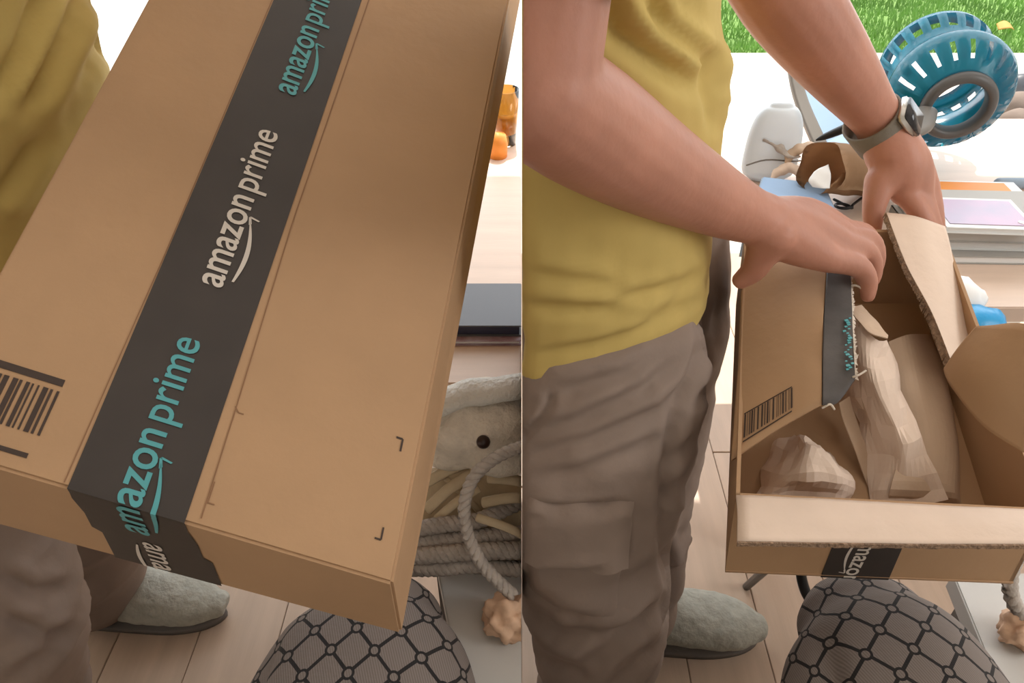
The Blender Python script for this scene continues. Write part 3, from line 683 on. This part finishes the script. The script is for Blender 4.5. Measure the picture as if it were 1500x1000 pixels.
# barcode on the left flap
bv = BVHTree.FromPolygons([v.co.copy() for v in lf.data.vertices], [p.vertices[:] for p in lf.data.polygons])
bm = bmesh.new()
def flapbar(p0, p1, p2, p3):
    q = []
    for p in (p0, p1, p2, p3):
        d = ray(*p).normalized(); h = bv.ray_cast(V((0, 0, CAMH)), d); q.append(h[0] - d * .0012 if h[0] else None)
    if all(q): bm.faces.new([bm.verts.new(x_) for x_ in q])
def bc(u, v): a = V((1090, 606)).lerp(V((1160, 566)), u); b_ = V((1088, 645)).lerp(V((1160, 600)), u); return tuple(a.lerp(b_, v))
flapbar(bc(0, -.02), bc(1, -.02), bc(1, .03), bc(0, .03)); flapbar(bc(0, 1.02), bc(1, 1.02), bc(1, 1.08), bc(0, 1.08)); u = .01
while u < .98:
    w = random.choice((.012, .02, .035)); flapbar(bc(u, .04), bc(u + w, .04), bc(u + w, .92), bc(u, .92)); u += w + random.choice((.02, .03, .05))
obj('barcode', bm, M['ink'], lf, False)
# right flap: attached along the right rim, torn edge toward the middle
rimR = lambda t: FR + LV * t
rowsR = [[at(1425, 520, .865), at(1412, 455, .885), at(1396, 385, .905), at(1384, 332, .93)],
         [at(1408, 524, .85), at(1385, 452, .87), at(1362, 380, .895), at(1340, 318, .93)],
         [at(1390, 528, .835), at(1362, 458, .86), at(1325, 388, .89), at(1296, 312, .93)]]
bm = bmesh.new(); sheet(bm, rowsR, .0035, 6, 8, .0015, 25, 5); rf = obj('right_flap', bm, M['pale_kraft_lit_flap'], obox)  # sky-lit face of the cardboard, its brightness put into the colour
cE = crom(rowsR[2], 22); bm = bmesh.new()
for i in range(len(cE) - 1):
    p, q = cE[i], cE[i + 1]; k = i / len(cE); wdt = .009 if k < .42 else .0045
    slab(bm, [p + V((.001, -.001, .002)), q + V((.001, -.001, .002)), q + V((-.001 - random.random() * .002, -.003, -wdt)), p + V((-.001 - random.random() * .002, -.003, -wdt))], .0015, 0, V((-.6, -.6, .5)).normalized())
obj('torn_edge', bm, M['card_edge'], rf, False)
# the near piece of the right flap, bent outward and up
rowsN = [[at(1384, 541, .79), at(1396, 566, .765), at(1440, 622, .735), at(1500, 662, .715)],
         [at(1404, 512, .77), at(1420, 530, .745), at(1465, 570, .715), at(1515, 600, .70)],
         [at(1432, 478, .75), at(1452, 477, .735), at(1490, 473, .71), at(1530, 480, .69)]]
bm = bmesh.new(); sheet(bm, rowsN, .004, 6, 6, .0015, 20, 9); obj('torn_flap', bm, M['card'], obox)

# kraft packing paper inside the box
def paper(name, rows, label, m, jit=.004, js=28, seed=0, nu=5, nv=6):
    bm = bmesh.new(); sheet(bm, rows, .0012, nu, nv, jit, js, seed)
    for e in bm.edges: e.smooth = True
    return tag(obj(name, bm, m, None, False), label, 'paper')
dn = lambda p, k: p + (dl * k)
paper('packing_paper', [[at(1108, 726, .85), at(1120, 690, .88), at(1130, 650, .90), at(1150, 628, .93)],
                        [at(1140, 728, .83), at(1152, 696, .82), at(1165, 662, .84), at(1172, 640, .88)],
                        [at(1185, 728, .83), at(1192, 690, .80), at(1178, 645, .83), at(1180, 645, .86)],
                        [at(1222, 728, .83), at(1232, 698, .81), at(1205, 662, .82), at(1195, 655, .85)],
                        [at(1236, 728, .86), at(1243, 706, .85), at(1228, 680, .87), at(1215, 665, .90)]], 'crumpled pale kraft paper in the near left corner of the open box', M['pale_kraft_lit_flap'], .009, 42, 1, 4, 4)
paper('packing_paper', [[at(1276, 740, .85), at(1262, 640, .88), at(1236, 560, .90), at(1240, 470, .90)],
                        [at(1300, 735, .84), at(1295, 640, .85), at(1262, 560, .85), at(1250, 455, .86)],
                        [at(1330, 738, .84), at(1322, 650, .83), at(1285, 560, .83), at(1278, 498, .85)],
                        [at(1388, 730, .83), at(1346, 640, .838), at(1318, 550, .862), at(1302, 497, .87)]], 'long folded kraft paper strip running down the middle of the open box', M['pale_kraft_lit_flap'], .008, 38, 4, 4, 5)
paper('packing_paper', [[at(1300, 742, .862), at(1304, 716, .832), at(1322, 640, .855), at(1312, 560, .875), at(1302, 500, .895)],
                        [at(1352, 744, .862), at(1352, 718, .832), at(1362, 640, .850), at(1345, 560, .87), at(1330, 490, .90)],
                        [at(1406, 746, .862), at(1400, 722, .835), at(1400, 650, .862), at(1380, 570, .89), at(1352, 490, .925)],
                        [at(1408, 746, .875), at(1404, 728, .862), at(1406, 650, .89), at(1388, 570, .915), at(1362, 490, .945)]], 'smooth brown kraft sheet right of the middle strip inside the open box', M['kraft'], .003, 20, 7)
paper('packing_paper', [[at(1244, 452, .86), at(1256, 470, .845), at(1275, 488, .835), at(1300, 496, .83)],
                        [at(1262, 446, .87), at(1276, 462, .86), at(1290, 478, .85), at(1302, 490, .845)]], 'small creased kraft fold beside the torn black tape edge', M['kraft'], .003, 40, 2)
paper('packing_paper', [[at(1228, 590, .86), at(1245, 640, .86), at(1268, 700, .86), at(1280, 735, .86)],
                        [at(1244, 580, .87), at(1262, 640, .87), at(1285, 690, .87), at(1292, 735, .87)]], 'narrow kraft paper strip standing left of the long folded strip', M['kraft'], .003, 30, 12)

# ------------------------------------------------------------------ tables and benches
def table(name, poly, z, th, m, label, cat, lm, lx=.02):
    t = empty(name, (sum(p[0] for p in poly) / 4, sum(p[1] for p in poly) / 4, 0), label, cat)
    bm = bmesh.new(); slab(bm, [(p[0], p[1], z - th) for p in poly], th, 0, V((0, 0, 1))); bmesh.ops.bevel(bm, geom=bm.edges[:], offset=.002, segments=2, affect='EDGES'); obj('tabletop' if 'table' in name else 'seat', bm, m, t, False)
    cx, cy = t.location.x, t.location.y
    for p in poly:
        q = V((p[0], p[1], 0)); q += (V((cx, cy, 0)) - q).normalized() * .05
        hw = lx
        bm = bmesh.new(); box(bm, (q.x - hw, q.y - hw, 0), (q.x + hw, q.y + hw, z - th), bev=.002); obj('leg', bm, lm, t, False)
    return t
table('table', [(.44, .985), (1.45, .985), (1.45, 1.78), (.44, 1.78)], .66, .03, M['wood_table'], 'pale peach wooden table crowded with papers behind the open box', 'table', M['white'])
table('table', [(-.40, .80), (-.0003, .80), (-.0003, 1.72), (-.40, 1.72)], .66, .03, M['wood_table'], 'pale peach wooden table behind the closed box, left half', 'table', M['white'])
table('bench', [(-.132, .68), (-.0003, .68), (-.0003, .20), (-.010, .20)], .50, .03, M['grey_top'], 'light grey bench end beside the seated person, left half', 'bench', M['grey_mid'], .006)
table('bench', [(.575, .60), (1.05, .60), (1.05, .10), (.525, .10)], .50, .03, M['grey_top'], 'light grey bench right of the seated person, right half', 'bench', M['grey_mid'])
# black tubular stool under the open box
bs = empty('folding_stool', (.52, .72, 0), 'black tubular stool standing on the floor under the open box', 'stool')
zl = lambda px, py, z: onz(px, py, z)
bm = bmesh.new(); tube(bm, [zl(1172, 825, .33), zl(1175, 850, .30), zl(1184, 874, .28), zl(1202, 893, .26), zl(1228, 903, .25), zl(1262, 900, .25), zl(1290, 880, .27)], [.0085] * 7, n=12, up=(0, 0, 1), sub=6); obj('foot_loop', bm, M['black'], bs)
for a, b in (((1100, 838, .05), (1160, 800, .40)), ((1400, 800, .0), (1330, 780, .40)), ((1160, 760, .0), (1180, 740, .40)), ((1300, 740, .0), (1300, 720, .40))):
    bm = bmesh.new(); p = zl(*a); p.z = max(0, p.z - .05); tube(bm, [p, zl(*b)], [.008, .008], n=10, cap=False); obj('leg', bm, M['black'], bs)
cs = zl(1240, 770, .41); bm = bmesh.new(); box(bm, (cs.x - .08, cs.y - .02, .435), (cs.x + .14, cs.y + .14, .46), bev=.008); obj('seat', bm, M['grey_dark'], bs)

# ------------------------------------------------------------------ things on the right-hand table
TZ = .66
def book(name, x0, x1, y0, y1, z0, h, cover, pages, label, rz=0, cat='book'):
    c = V(((x0 + x1) / 2, (y0 + y1) / 2, z0)); t = empty(name, c, label, cat); t.rotation_euler.z = rz
    w, d = (x1 - x0) / 2, (y1 - y0) / 2
    bm = bmesh.new(); box(bm, (-w + .004, -d + .003, .0025), (w - .003, d - .003, h - .0025)); o = obj('pages', bm, pages, None, False); o.parent = t
    bm = bmesh.new(); box(bm, (-w, -d, h - .0025), (w, d, h), bev=.001); box(bm, (-w, -d, 0), (w, d, .0025), bev=.001); box(bm, (-w, -d, 0), (-w + .003, d, h), bev=.001); o = obj('cover', bm, cover, None, False); o.parent = t
    return t
book('book', .71, 1.00, 1.112, 1.30, TZ, .016, M['greybook'], M['paper'], 'grey flat book at the bottom of the stack right of the watch hand', -.03)
book('book', .72, 1.02, 1.130, 1.29, TZ + .016, .022, M['white'], M['paper'], 'thick white book with white pages under the grey case', -.05)
book('book', .70, .98, 1.118, 1.27, TZ + .038, .026, M['greybook'], M['greybook'], 'grey case under the mauve cover in the right stack', -.05)
tb = book('tablet_case', .715, .868, 1.105, 1.215, TZ + .064, .012, M['white'], M['white'], 'white edged book with a mauve cover on top of the right stack', -.07)
bm = bmesh.new(); box(bm, (-.066, -.044, .0121), (.068, .046, .0133), bev=.0005); o = obj('cover_picture', bm, M['mauve'], None, False); o.parent = tb; tag(o, 'mauve cover picture with rounded corner')
bm = bmesh.new(); lathe(bm, [(.0001, 0), (.006, 0), (.006, .0008), (.0001, .0008)], 16, Matrix.Translation((.056, -.033, .0134))); o = obj('cover_dot', bm, M['paper'], None, False); o.parent = tb
o = book('magazine', .755, .955, 1.262, 1.375, TZ + .02, .01, M['orange'], M['paper'], 'orange magazine lying behind the mauve book', -.06, 'magazine')
book('book', .75, .99, 1.272, 1.40, TZ, .02, M['white'], M['paper'], 'white book under the orange magazine', -.06)
bm = bmesh.new(); p = onz(1482, 276, TZ); tube(bm, [p + V((-.03, 0, .012)), p + V((.03, .0, .012)), p + V((.12, -.01, .012))], [.011] * 3, n=14, sub=2); tag(obj('marker_pen', bm, M['blue_edge'], None), 'grey blue marker pen at the right edge beyond the books', 'pen')
bk = empty('wipes_packet', onz(1418, 482, TZ), 'small blue and white plastic packet on the table right of the open box', 'packet')
c = bk.location
bm = bmesh.new(); tube(bm, [c + V((-.026, .0, .012)), c + V((0, .002, .014)), c + V((.024, .0, .012))], [(.02, .012), (.024, .013), (.02, .011)], n=16, sub=3); displace(bm, lambda p: .003 * noise.noise(p * 70)); obj('blue_half', bm, M['blue'], bk)
bm = bmesh.new(); tube(bm, [c + V((-.030, .032, .014)), c + V((-.004, .036, .024)), c + V((.016, .036, .018))], [(.022, .014), (.026, .018), (.02, .012)], n=16, sub=3); displace(bm, lambda p: .004 * noise.noise(p * 60)); obj('white_half', bm, M['paper'], bk)
bk.scale = (1.4, 1.4, 1.4)
# slotted teal basket lying on its side
ctr = at(1378, 112, 1.56); ring = at(1413, 172, 1.44); axv = (ring - ctr).normalized(); LNG = (ring - ctr).length
Mx = Matrix.Translation(ctr) @ axv.to_track_quat('Z', 'Y').to_matrix().to_4x4()
tl = empty('slotted_basket', onz(1400, 190, TZ), 'teal slotted plastic basket with dark grey ring lying on the sunny table', 'basket')
bm = bmesh.new(); pr = [(.086, -.064), (.102, -.068), (.111, -.060), (.113, -.046), (.109, -.030), (.101, -.014), (.096, .002), (.101, .020), (.112, .036), (.119, .052), (.120, .068), (.115, .084), (.105, .099), (.090, .112), (.074, .122), (.066, .126)]
lathe(bm, pr, 80, Mx, lambda i, k: (i in (3, 4) and k % 4 in (0, 1)) or (i in (11, 12) and k % 4 == 0))
bmesh.ops.solidify(bm, geom=bm.faces[:], thickness=-.0025); obj('shell', bm, M['teal'], tl)
bm = bmesh.new(); lathe(bm, [(.050, .112), (.050, .134), (.054, .140), (.064, .139), (.070, .130), (.070, .118), (.060, .112), (.050, .112)], 56, Mx); obj('ring', bm, M['grey_dark'], tl)
bm = bmesh.new(); rc = Mx @ V((0, 0, .127)); h0 = rc + (at(1362, 180, 1.44) - ring).normalized() * .062; tube(bm, [h0, at(1352, 186, 1.43), at(1326, 197, 1.42)], [(.02, .010), (.017, .010), (.016, .009)], n=14, sub=4); obj('handle', bm, M['grey_mid'], tl)
# white rounded container, papers, kraft roll, scraps
wp = onz(1122, 262, TZ); bm = bmesh.new()
tube(bm, [wp + V((0, 0, .025)), wp + V((0, 0, .05)), wp + V((0, 0, .10)), wp + V((.0, 0, .132)), wp + V((.0, 0, .150)), wp + V((0, 0, .1555))], [(.056, .03), (.057, .03), (.054, .028), (.046, .024), (.034, .018), (.024, .010)], n=30, up=(0, 1, 0), sub=4)
wc_ = tag(obj('container', bm, M['frost'], None), 'white rounded plastic container on the table behind the near arm', 'container')
bm = bmesh.new(); tube(bm, [wp + V((-.056, -.0305, .045)), wp + V((-.02, -.034, .058)), wp + V((.03, -.034, .055)), wp + V((.056, -.02, .05))], [.0016] * 4, n=6, sub=4); obj('seam', bm, M['grey_mid'], wc_)
def prism(name, pts, th, m, label, cat, nrm=None):
    bm = bmesh.new(); slab(bm, pts, th, 0, nrm); return tag(obj(name, bm, m, None, False), label, cat)
# blue folder standing, blue box lid lying
prism('folder', [at(1158, 118, 1.70), at(1262, 182, 1.66), at(1300, 240, 1.58), at(1196, 216, 1.62), at(1176, 165, 1.66)], .004, M['blue_paper'], 'pale blue folder leaning up behind the watch arm', 'folder')
bb = empty('document_box', onz(1170, 320, TZ), 'pale blue flat box with grey side under the near wrist', 'box')
q = [onz(1095, 330, TZ + .06), onz(1240, 350, TZ + .06), onz(1205, 272, TZ + .06), onz(1118, 262, TZ + .06)]
bm = bmesh.new(); slab(bm, q, .004, 0, V((0, 0, 1))); obj('lid', bm, M['blue_paper'], bb, False)
bm = bmesh.new(); slab(bm, [V((p.x, p.y, TZ)) + (V((q[0].x + q[2].x, q[0].y + q[2].y, 0)) / 2 - V((p.x, p.y, 0))) * -.06 for p in q], .059, 0, V((0, 0, 1))); obj('box_side', bm, M['blue_edge'], bb, False)
# kraft roll
kr = empty('paper_roll', onz(1240, 290, TZ), 'curled brown kraft paper roll on the table between the two arms', 'paper')
a0, a1 = at(1200, 247, 1.37), at(1292, 256, 1.50); t = (a1 - a0).normalized(); u = V((0, 0, 1)); u = (u - t * u.dot(t)).normalized(); w = t.cross(u); bm = bmesh.new(); g = []
for i in range(13):
    r = []
    for k in range(34):
        a = -.4 + k / 33 * 6.9; R_ = .052 - .010 * k / 33 + .0015 * math.sin(i * 1.3 + k); c = a0.lerp(a1, i / 12) + t * (.006 * math.sin(k * .8) if i == 0 else 0)
        r.append(bm.verts.new(c + (u * math.sin(a) + w * math.cos(a)) * R_))
    g.append(r)
for i in range(12):
    for k in range(33): bm.faces.new((g[i][k], g[i + 1][k], g[i + 1][k + 1], g[i][k + 1]))
bmesh.ops.solidify(bm, geom=bm.faces[:], thickness=.0014); obj('roll', bm, M['card'], kr)
bm = bmesh.new(); sheet(bm, [[at(1192, 252, 1.345), at(1202, 246, 1.345), at(1214, 240, 1.35)], [at(1184, 264, 1.34), at(1198, 263, 1.335), at(1216, 260, 1.34)], [at(1190, 274, 1.34), at(1205, 276, 1.335), at(1215, 276, 1.34)]], .001, 5, 5, .004, 40); obj('torn_end', bm, M['paper'], kr)
# twisted scraps
random.seed(5)
for pts, rd, lb in (([(1119, 204), (1138, 212), (1152, 226), (1172, 230)], .010, 'grey twisted paper scrap beside the white container'), ([(1150, 240), (1162, 222), (1180, 214), (1196, 212)], .012, 'brown twisted paper scrap in front of the kraft roll'), ([(1130, 262), (1150, 246), (1168, 250), (1182, 262)], .016, 'pale crumpled paper scrap under the twisted scraps')):
    P3 = [at(x_, y_, 1.50) for x_, y_ in pts]; bm = bmesh.new(); tube(bm, P3, [(rd * .3, rd * .2), (rd, rd * .6), (rd * 1.1, rd * .5), (rd * .5, rd * .3)], n=12, sub=6); displace(bm, lambda p: .006 * noise.noise(p * 60))
    tag(obj('paper_scrap', bm, M['kraft'] if 'brown' in lb else (M['rope'] if 'grey' in lb else M['pale_kraft_lit_flap']), None), lb, 'paper')
bm = bmesh.new(); tube(bm, [at(1196, 205, 1.50), at(1206, 201, 1.495), at(1228, 192, 1.48), at(1262, 178, 1.45)], [.002, .006, .0085, .010], n=12, sub=3); tag(obj('pen', bm, M['black'], None), 'black tapered pen propped on the kraft roll behind the watch arm', 'pen')
bm = bmesh.new(); c = onz(1236, 302, TZ + .012); pp = [c + V((.016 * math.cos(k / 9 * 6.1), .014 * math.sin(k / 9 * 6.1), -.004 + .001 * k)) for k in range(10)]; tube(bm, [onz(1222, 292, TZ + .01)] + pp + [onz(1262, 290, TZ + .01)], [.0028] * 12, n=8, sub=4); tag(obj('cord_loop', bm, M['black'], None), 'thin black cord loop on the table below the kraft roll', 'cord')
bm = bmesh.new(); sheet(bm, [[onz(1216, 262, TZ + .007), at(1188, 205, 1.58), at(1163, 140, 1.60), at(1152, 80, 1.61)], [onz(1232, 258, TZ + .007), at(1204, 198, 1.585), at(1178, 136, 1.605), at(1170, 80, 1.615)]], .012, 4, 6); tag(obj('lamp_arm', bm, M['grey_mid'], None), 'grey bent metal arm standing beside the white container', 'lamp arm')
# leaf on the lawn
bm = bmesh.new(); c = onz(1474, 44, .0); sheet(bm, [[c + V((-.05, 0, 0)), c + V((0, -.03, .02)), c + V((.05, 0, 0))], [c + V((-.04, .06, .02)), c + V((0, .06, .04)), c + V((.05, .07, .02))]], .003, 4, 4); tag(obj('fallen_leaf', bm, M['leaf'], None), 'small orange leaf lying on the green lawn', 'leaf')
# grey stones beside the teal basket
for i, (px, py, r, lb) in enumerate(((1492, 122, .05, 'grey stone at the right edge, uppermost of the three'), (1490, 152, .06, 'grey stone at the right edge, middle of the three'), (1488, 174, .05, 'pale stone at the right edge, lowest of the three'))):
    bm = bmesh.new(); c = onz(px, py, .05); c.z = .0; ball(bm, c + V((.02, 0, .04)), (r * 1.7, r * 1.3, r * 1.1)); displace(bm, lambda p: .01 * noise.noise(p * 14)); tag(obj('stone', bm, M['slate'] if i == 0 else M['khaki'], None), lb, 'stone')

# ------------------------------------------------------------------ things on the left-hand table and bench
book('magazine', -.27, -.0003, .885, .995, TZ, .010, M['magazine'], M['paper'], 'glossy magazine with coloured edge under the slate book', 0, 'magazine')
lp = book('book', -.26, -.0003, .895, 1.01, TZ + .010, .020, M['slate'], M['navy'], 'thick slate grey book on the wooden table behind the closed box')
bm = bmesh.new(); prism('paper_sheet', [(-.27, 1.02, TZ + .0005), (-.0003, 1.02, TZ + .0005), (-.0003, 1.045, TZ + .0005), (-.27, 1.05, TZ + .0005)], .001, M['paper'], 'white paper sheet just beyond the slate book', 'paper', V((0, 0, 1))); bm.free()
jg = empty('juice_glass', (-.036, 1.63, TZ), 'glass of orange juice at the far end of the left table', 'glass')
Mx = Matrix.Translation((-.036, 1.63, TZ)); bm = bmesh.new(); lathe(bm, [(.0002, .004), (.021, .004), (.028, .075), (.0002, .075)], 32, Mx); obj('juice', bm, M['juice'], jg)
bm = bmesh.new(); lathe(bm, [(.0002, 0), (.023, 0), (.031, .125), (.0295, .125), (.0218, .003), (.0002, .003)], 32, Mx); obj('tumbler', bm, M['glass'], jg)
bm = bmesh.new(); lathe(bm, [(.0002, 0), (.020, 0), (.022, .03), (.018, .05), (.0002, .055)], 24, Matrix.Translation((-.052, 1.56, TZ))); tag(obj('fruit_cup', bm, M['orange'], None), 'small orange cup in front of the juice glass', 'cup')
# plush
pc = at(712, 618, .985); ph = empty('plush_toy', pc + V((0, 0, -.06)), 'cream plush toy with one dark brown eye beside the rope basket', 'toy')
def clampl(o, lim=-.0004):
    for v in o.data.vertices: v.co.x = min(v.co.x, lim)
bm = bmesh.new(); ball(bm, pc, (.088, .060, .058), 30); ball(bm, pc + V((-.045, -.005, -.03)), (.05, .045, .035)); ball(bm, pc + V((.02, -.035, -.018)), (.05, .035, .035)); bm = remesh(bm, .005, 4); displace(bm, lambda p: .003 * noise.noise(p * 40)); o = obj('head', bm, M['plush'], ph); clampl(o)
eb = BVHTree.FromPolygons([v.co.copy() for v in o.data.vertices], [p.vertices[:] for p in o.data.polygons]); h = eb.ray_cast(V((0, 0, CAMH)), ray(708, 647).normalized())[0] or pc
bm = bmesh.new(); ball(bm, h, .0088, 16); obj('eye', bm, M['eye'], ph)
bm = bmesh.new(); tube(bm, [at(640, 592, .945), at(680, 578, .935), at(730, 570, .935), at(790, 562, .945)], [(.02, .014)] * 4, n=18, sub=4); displace(bm, lambda p: .003 * noise.noise(p * 40)); o = obj('ear', bm, M['plush_white'], ph); clampl(o); tag(o, 'white fluffy edge along the top')
# rope basket
rb = empty('rope_basket', onz(710, 790, .5), 'grey rope basket with braided handle on the bench, left half', 'basket')
def ropes(name, pix, R, pr_, m=None, lim=None, parent=rb, pitch=.026):
    bm = bmesh.new(); rope(bm, [at(*p) for p in pix], R, 3, pitch); o = obj(name, bm, m or M['rope'], parent)
    if lim is not None: clampl(o, lim)
    return o
ropes('handle', [(775, 652, .90), (742, 662, .90), (712, 680, .90), (690, 706, .90), (680, 744, .90), (686, 784, .90), (704, 822, .90), (728, 850, .90), (752, 872, .905)], .0075, 3, lim=-.0004)
ropes('coil', [(600, 776, .96), (650, 768, .965), (700, 762, .97), (740, 745, .98), (790, 722, 1.0)], .010, 3, lim=-.0004)
ropes('coil', [(596, 815, .955), (640, 812, .955), (690, 808, .955), (740, 806, .96), (790, 806, .97)], .011, 3, lim=-.0004)
ropes('coil', [(600, 796, .972), (650, 792, .972), (700, 788, .975), (740, 785, .98), (790, 782, .99)], .012, 3, lim=-.0004)
ropes('coil', [(598, 832, .962), (640, 832, .962), (690, 828, .965), (740, 832, .97), (790, 834, .98)], .010, 3, lim=-.0004)
for px0, py0, px1, py1, d, w in ((622, 708, 692, 676, 1.0, .016), (626, 746, 690, 694, .985, .016), (640, 760, 700, 716, .975, .012), (700, 758, 790, 796, .94, .011), (708, 736, 790, 730, .97, .014), (640, 690, 716, 764, 1.0, .009), (716, 700, 800, 716, .99, .014)):
    bm = bmesh.new(); tube(bm, [at(px0, py0, d), at((px0 + px1) / 2, (py0 + py1) / 2 - 4, d - .01), at(px1, py1, d)], [(w * .5, .003)] * 3, n=10, sub=5, up=(0, -.5, .8)); o = obj('cane_strip', bm, M['cream'], rb); clampl(o)
bm = bmesh.new(); sheet(bm, [[at(560, 690, 1.03), at(660, 684, 1.035), at(720, 690, 1.03), at(780, 700, 1.02)], [at(560, 760, 1.0), at(660, 756, 1.01), at(720, 756, 1.01), at(780, 760, 1.0)], [at(560, 830, .99), at(660, 826, 1.0), at(720, 826, 1.0), at(780, 830, .99)]], .006, 5, 5, .004, 50)
o = obj('basket_wall', bm, M['cream'], rb); clampl(o, -.0004)
def tissue(c, r, label, lim=None):
    bm = bmesh.new(); bmesh.ops.create_icosphere(bm, subdivisions=4, radius=1)
    for v in bm.verts:
        n = v.co.normalized(); k = 1 + .45 * noise.noise(n * 2.3 + V((c.x * 9, 0, 0))) + .22 * abs(noise.noise(n * 6)); v.co = V((n.x * r * k, n.y * r * k * .8, n.z * r * k * 1.1)) + c
        if lim: v.co.x = min(v.co.x, lim)
        v.co.z = max(v.co.z, .5005)
    return tag(obj('tissue', bm, M['tissue'], None), label, 'tissue')
tissue(onz(748, 905, .525), .030, 'crumpled peach tissue on the grey bench at the middle of the picture', -.0004)
tissue(onz(1500, 920, .525), .026, 'crumpled peach tissue on the grey bench at the right edge')
rb2 = empty('hanging_rope', onz(1490, 860, .5), 'grey braided rope hanging beside the open box corner, right edge', 'rope')
ropes('rope', [(1515, 792, .90), (1492, 812, .90), (1481, 838, .90), (1480, 866, .90), (1490, 892, .90), (1512, 915, .90)], .0085, 3, parent=rb2)
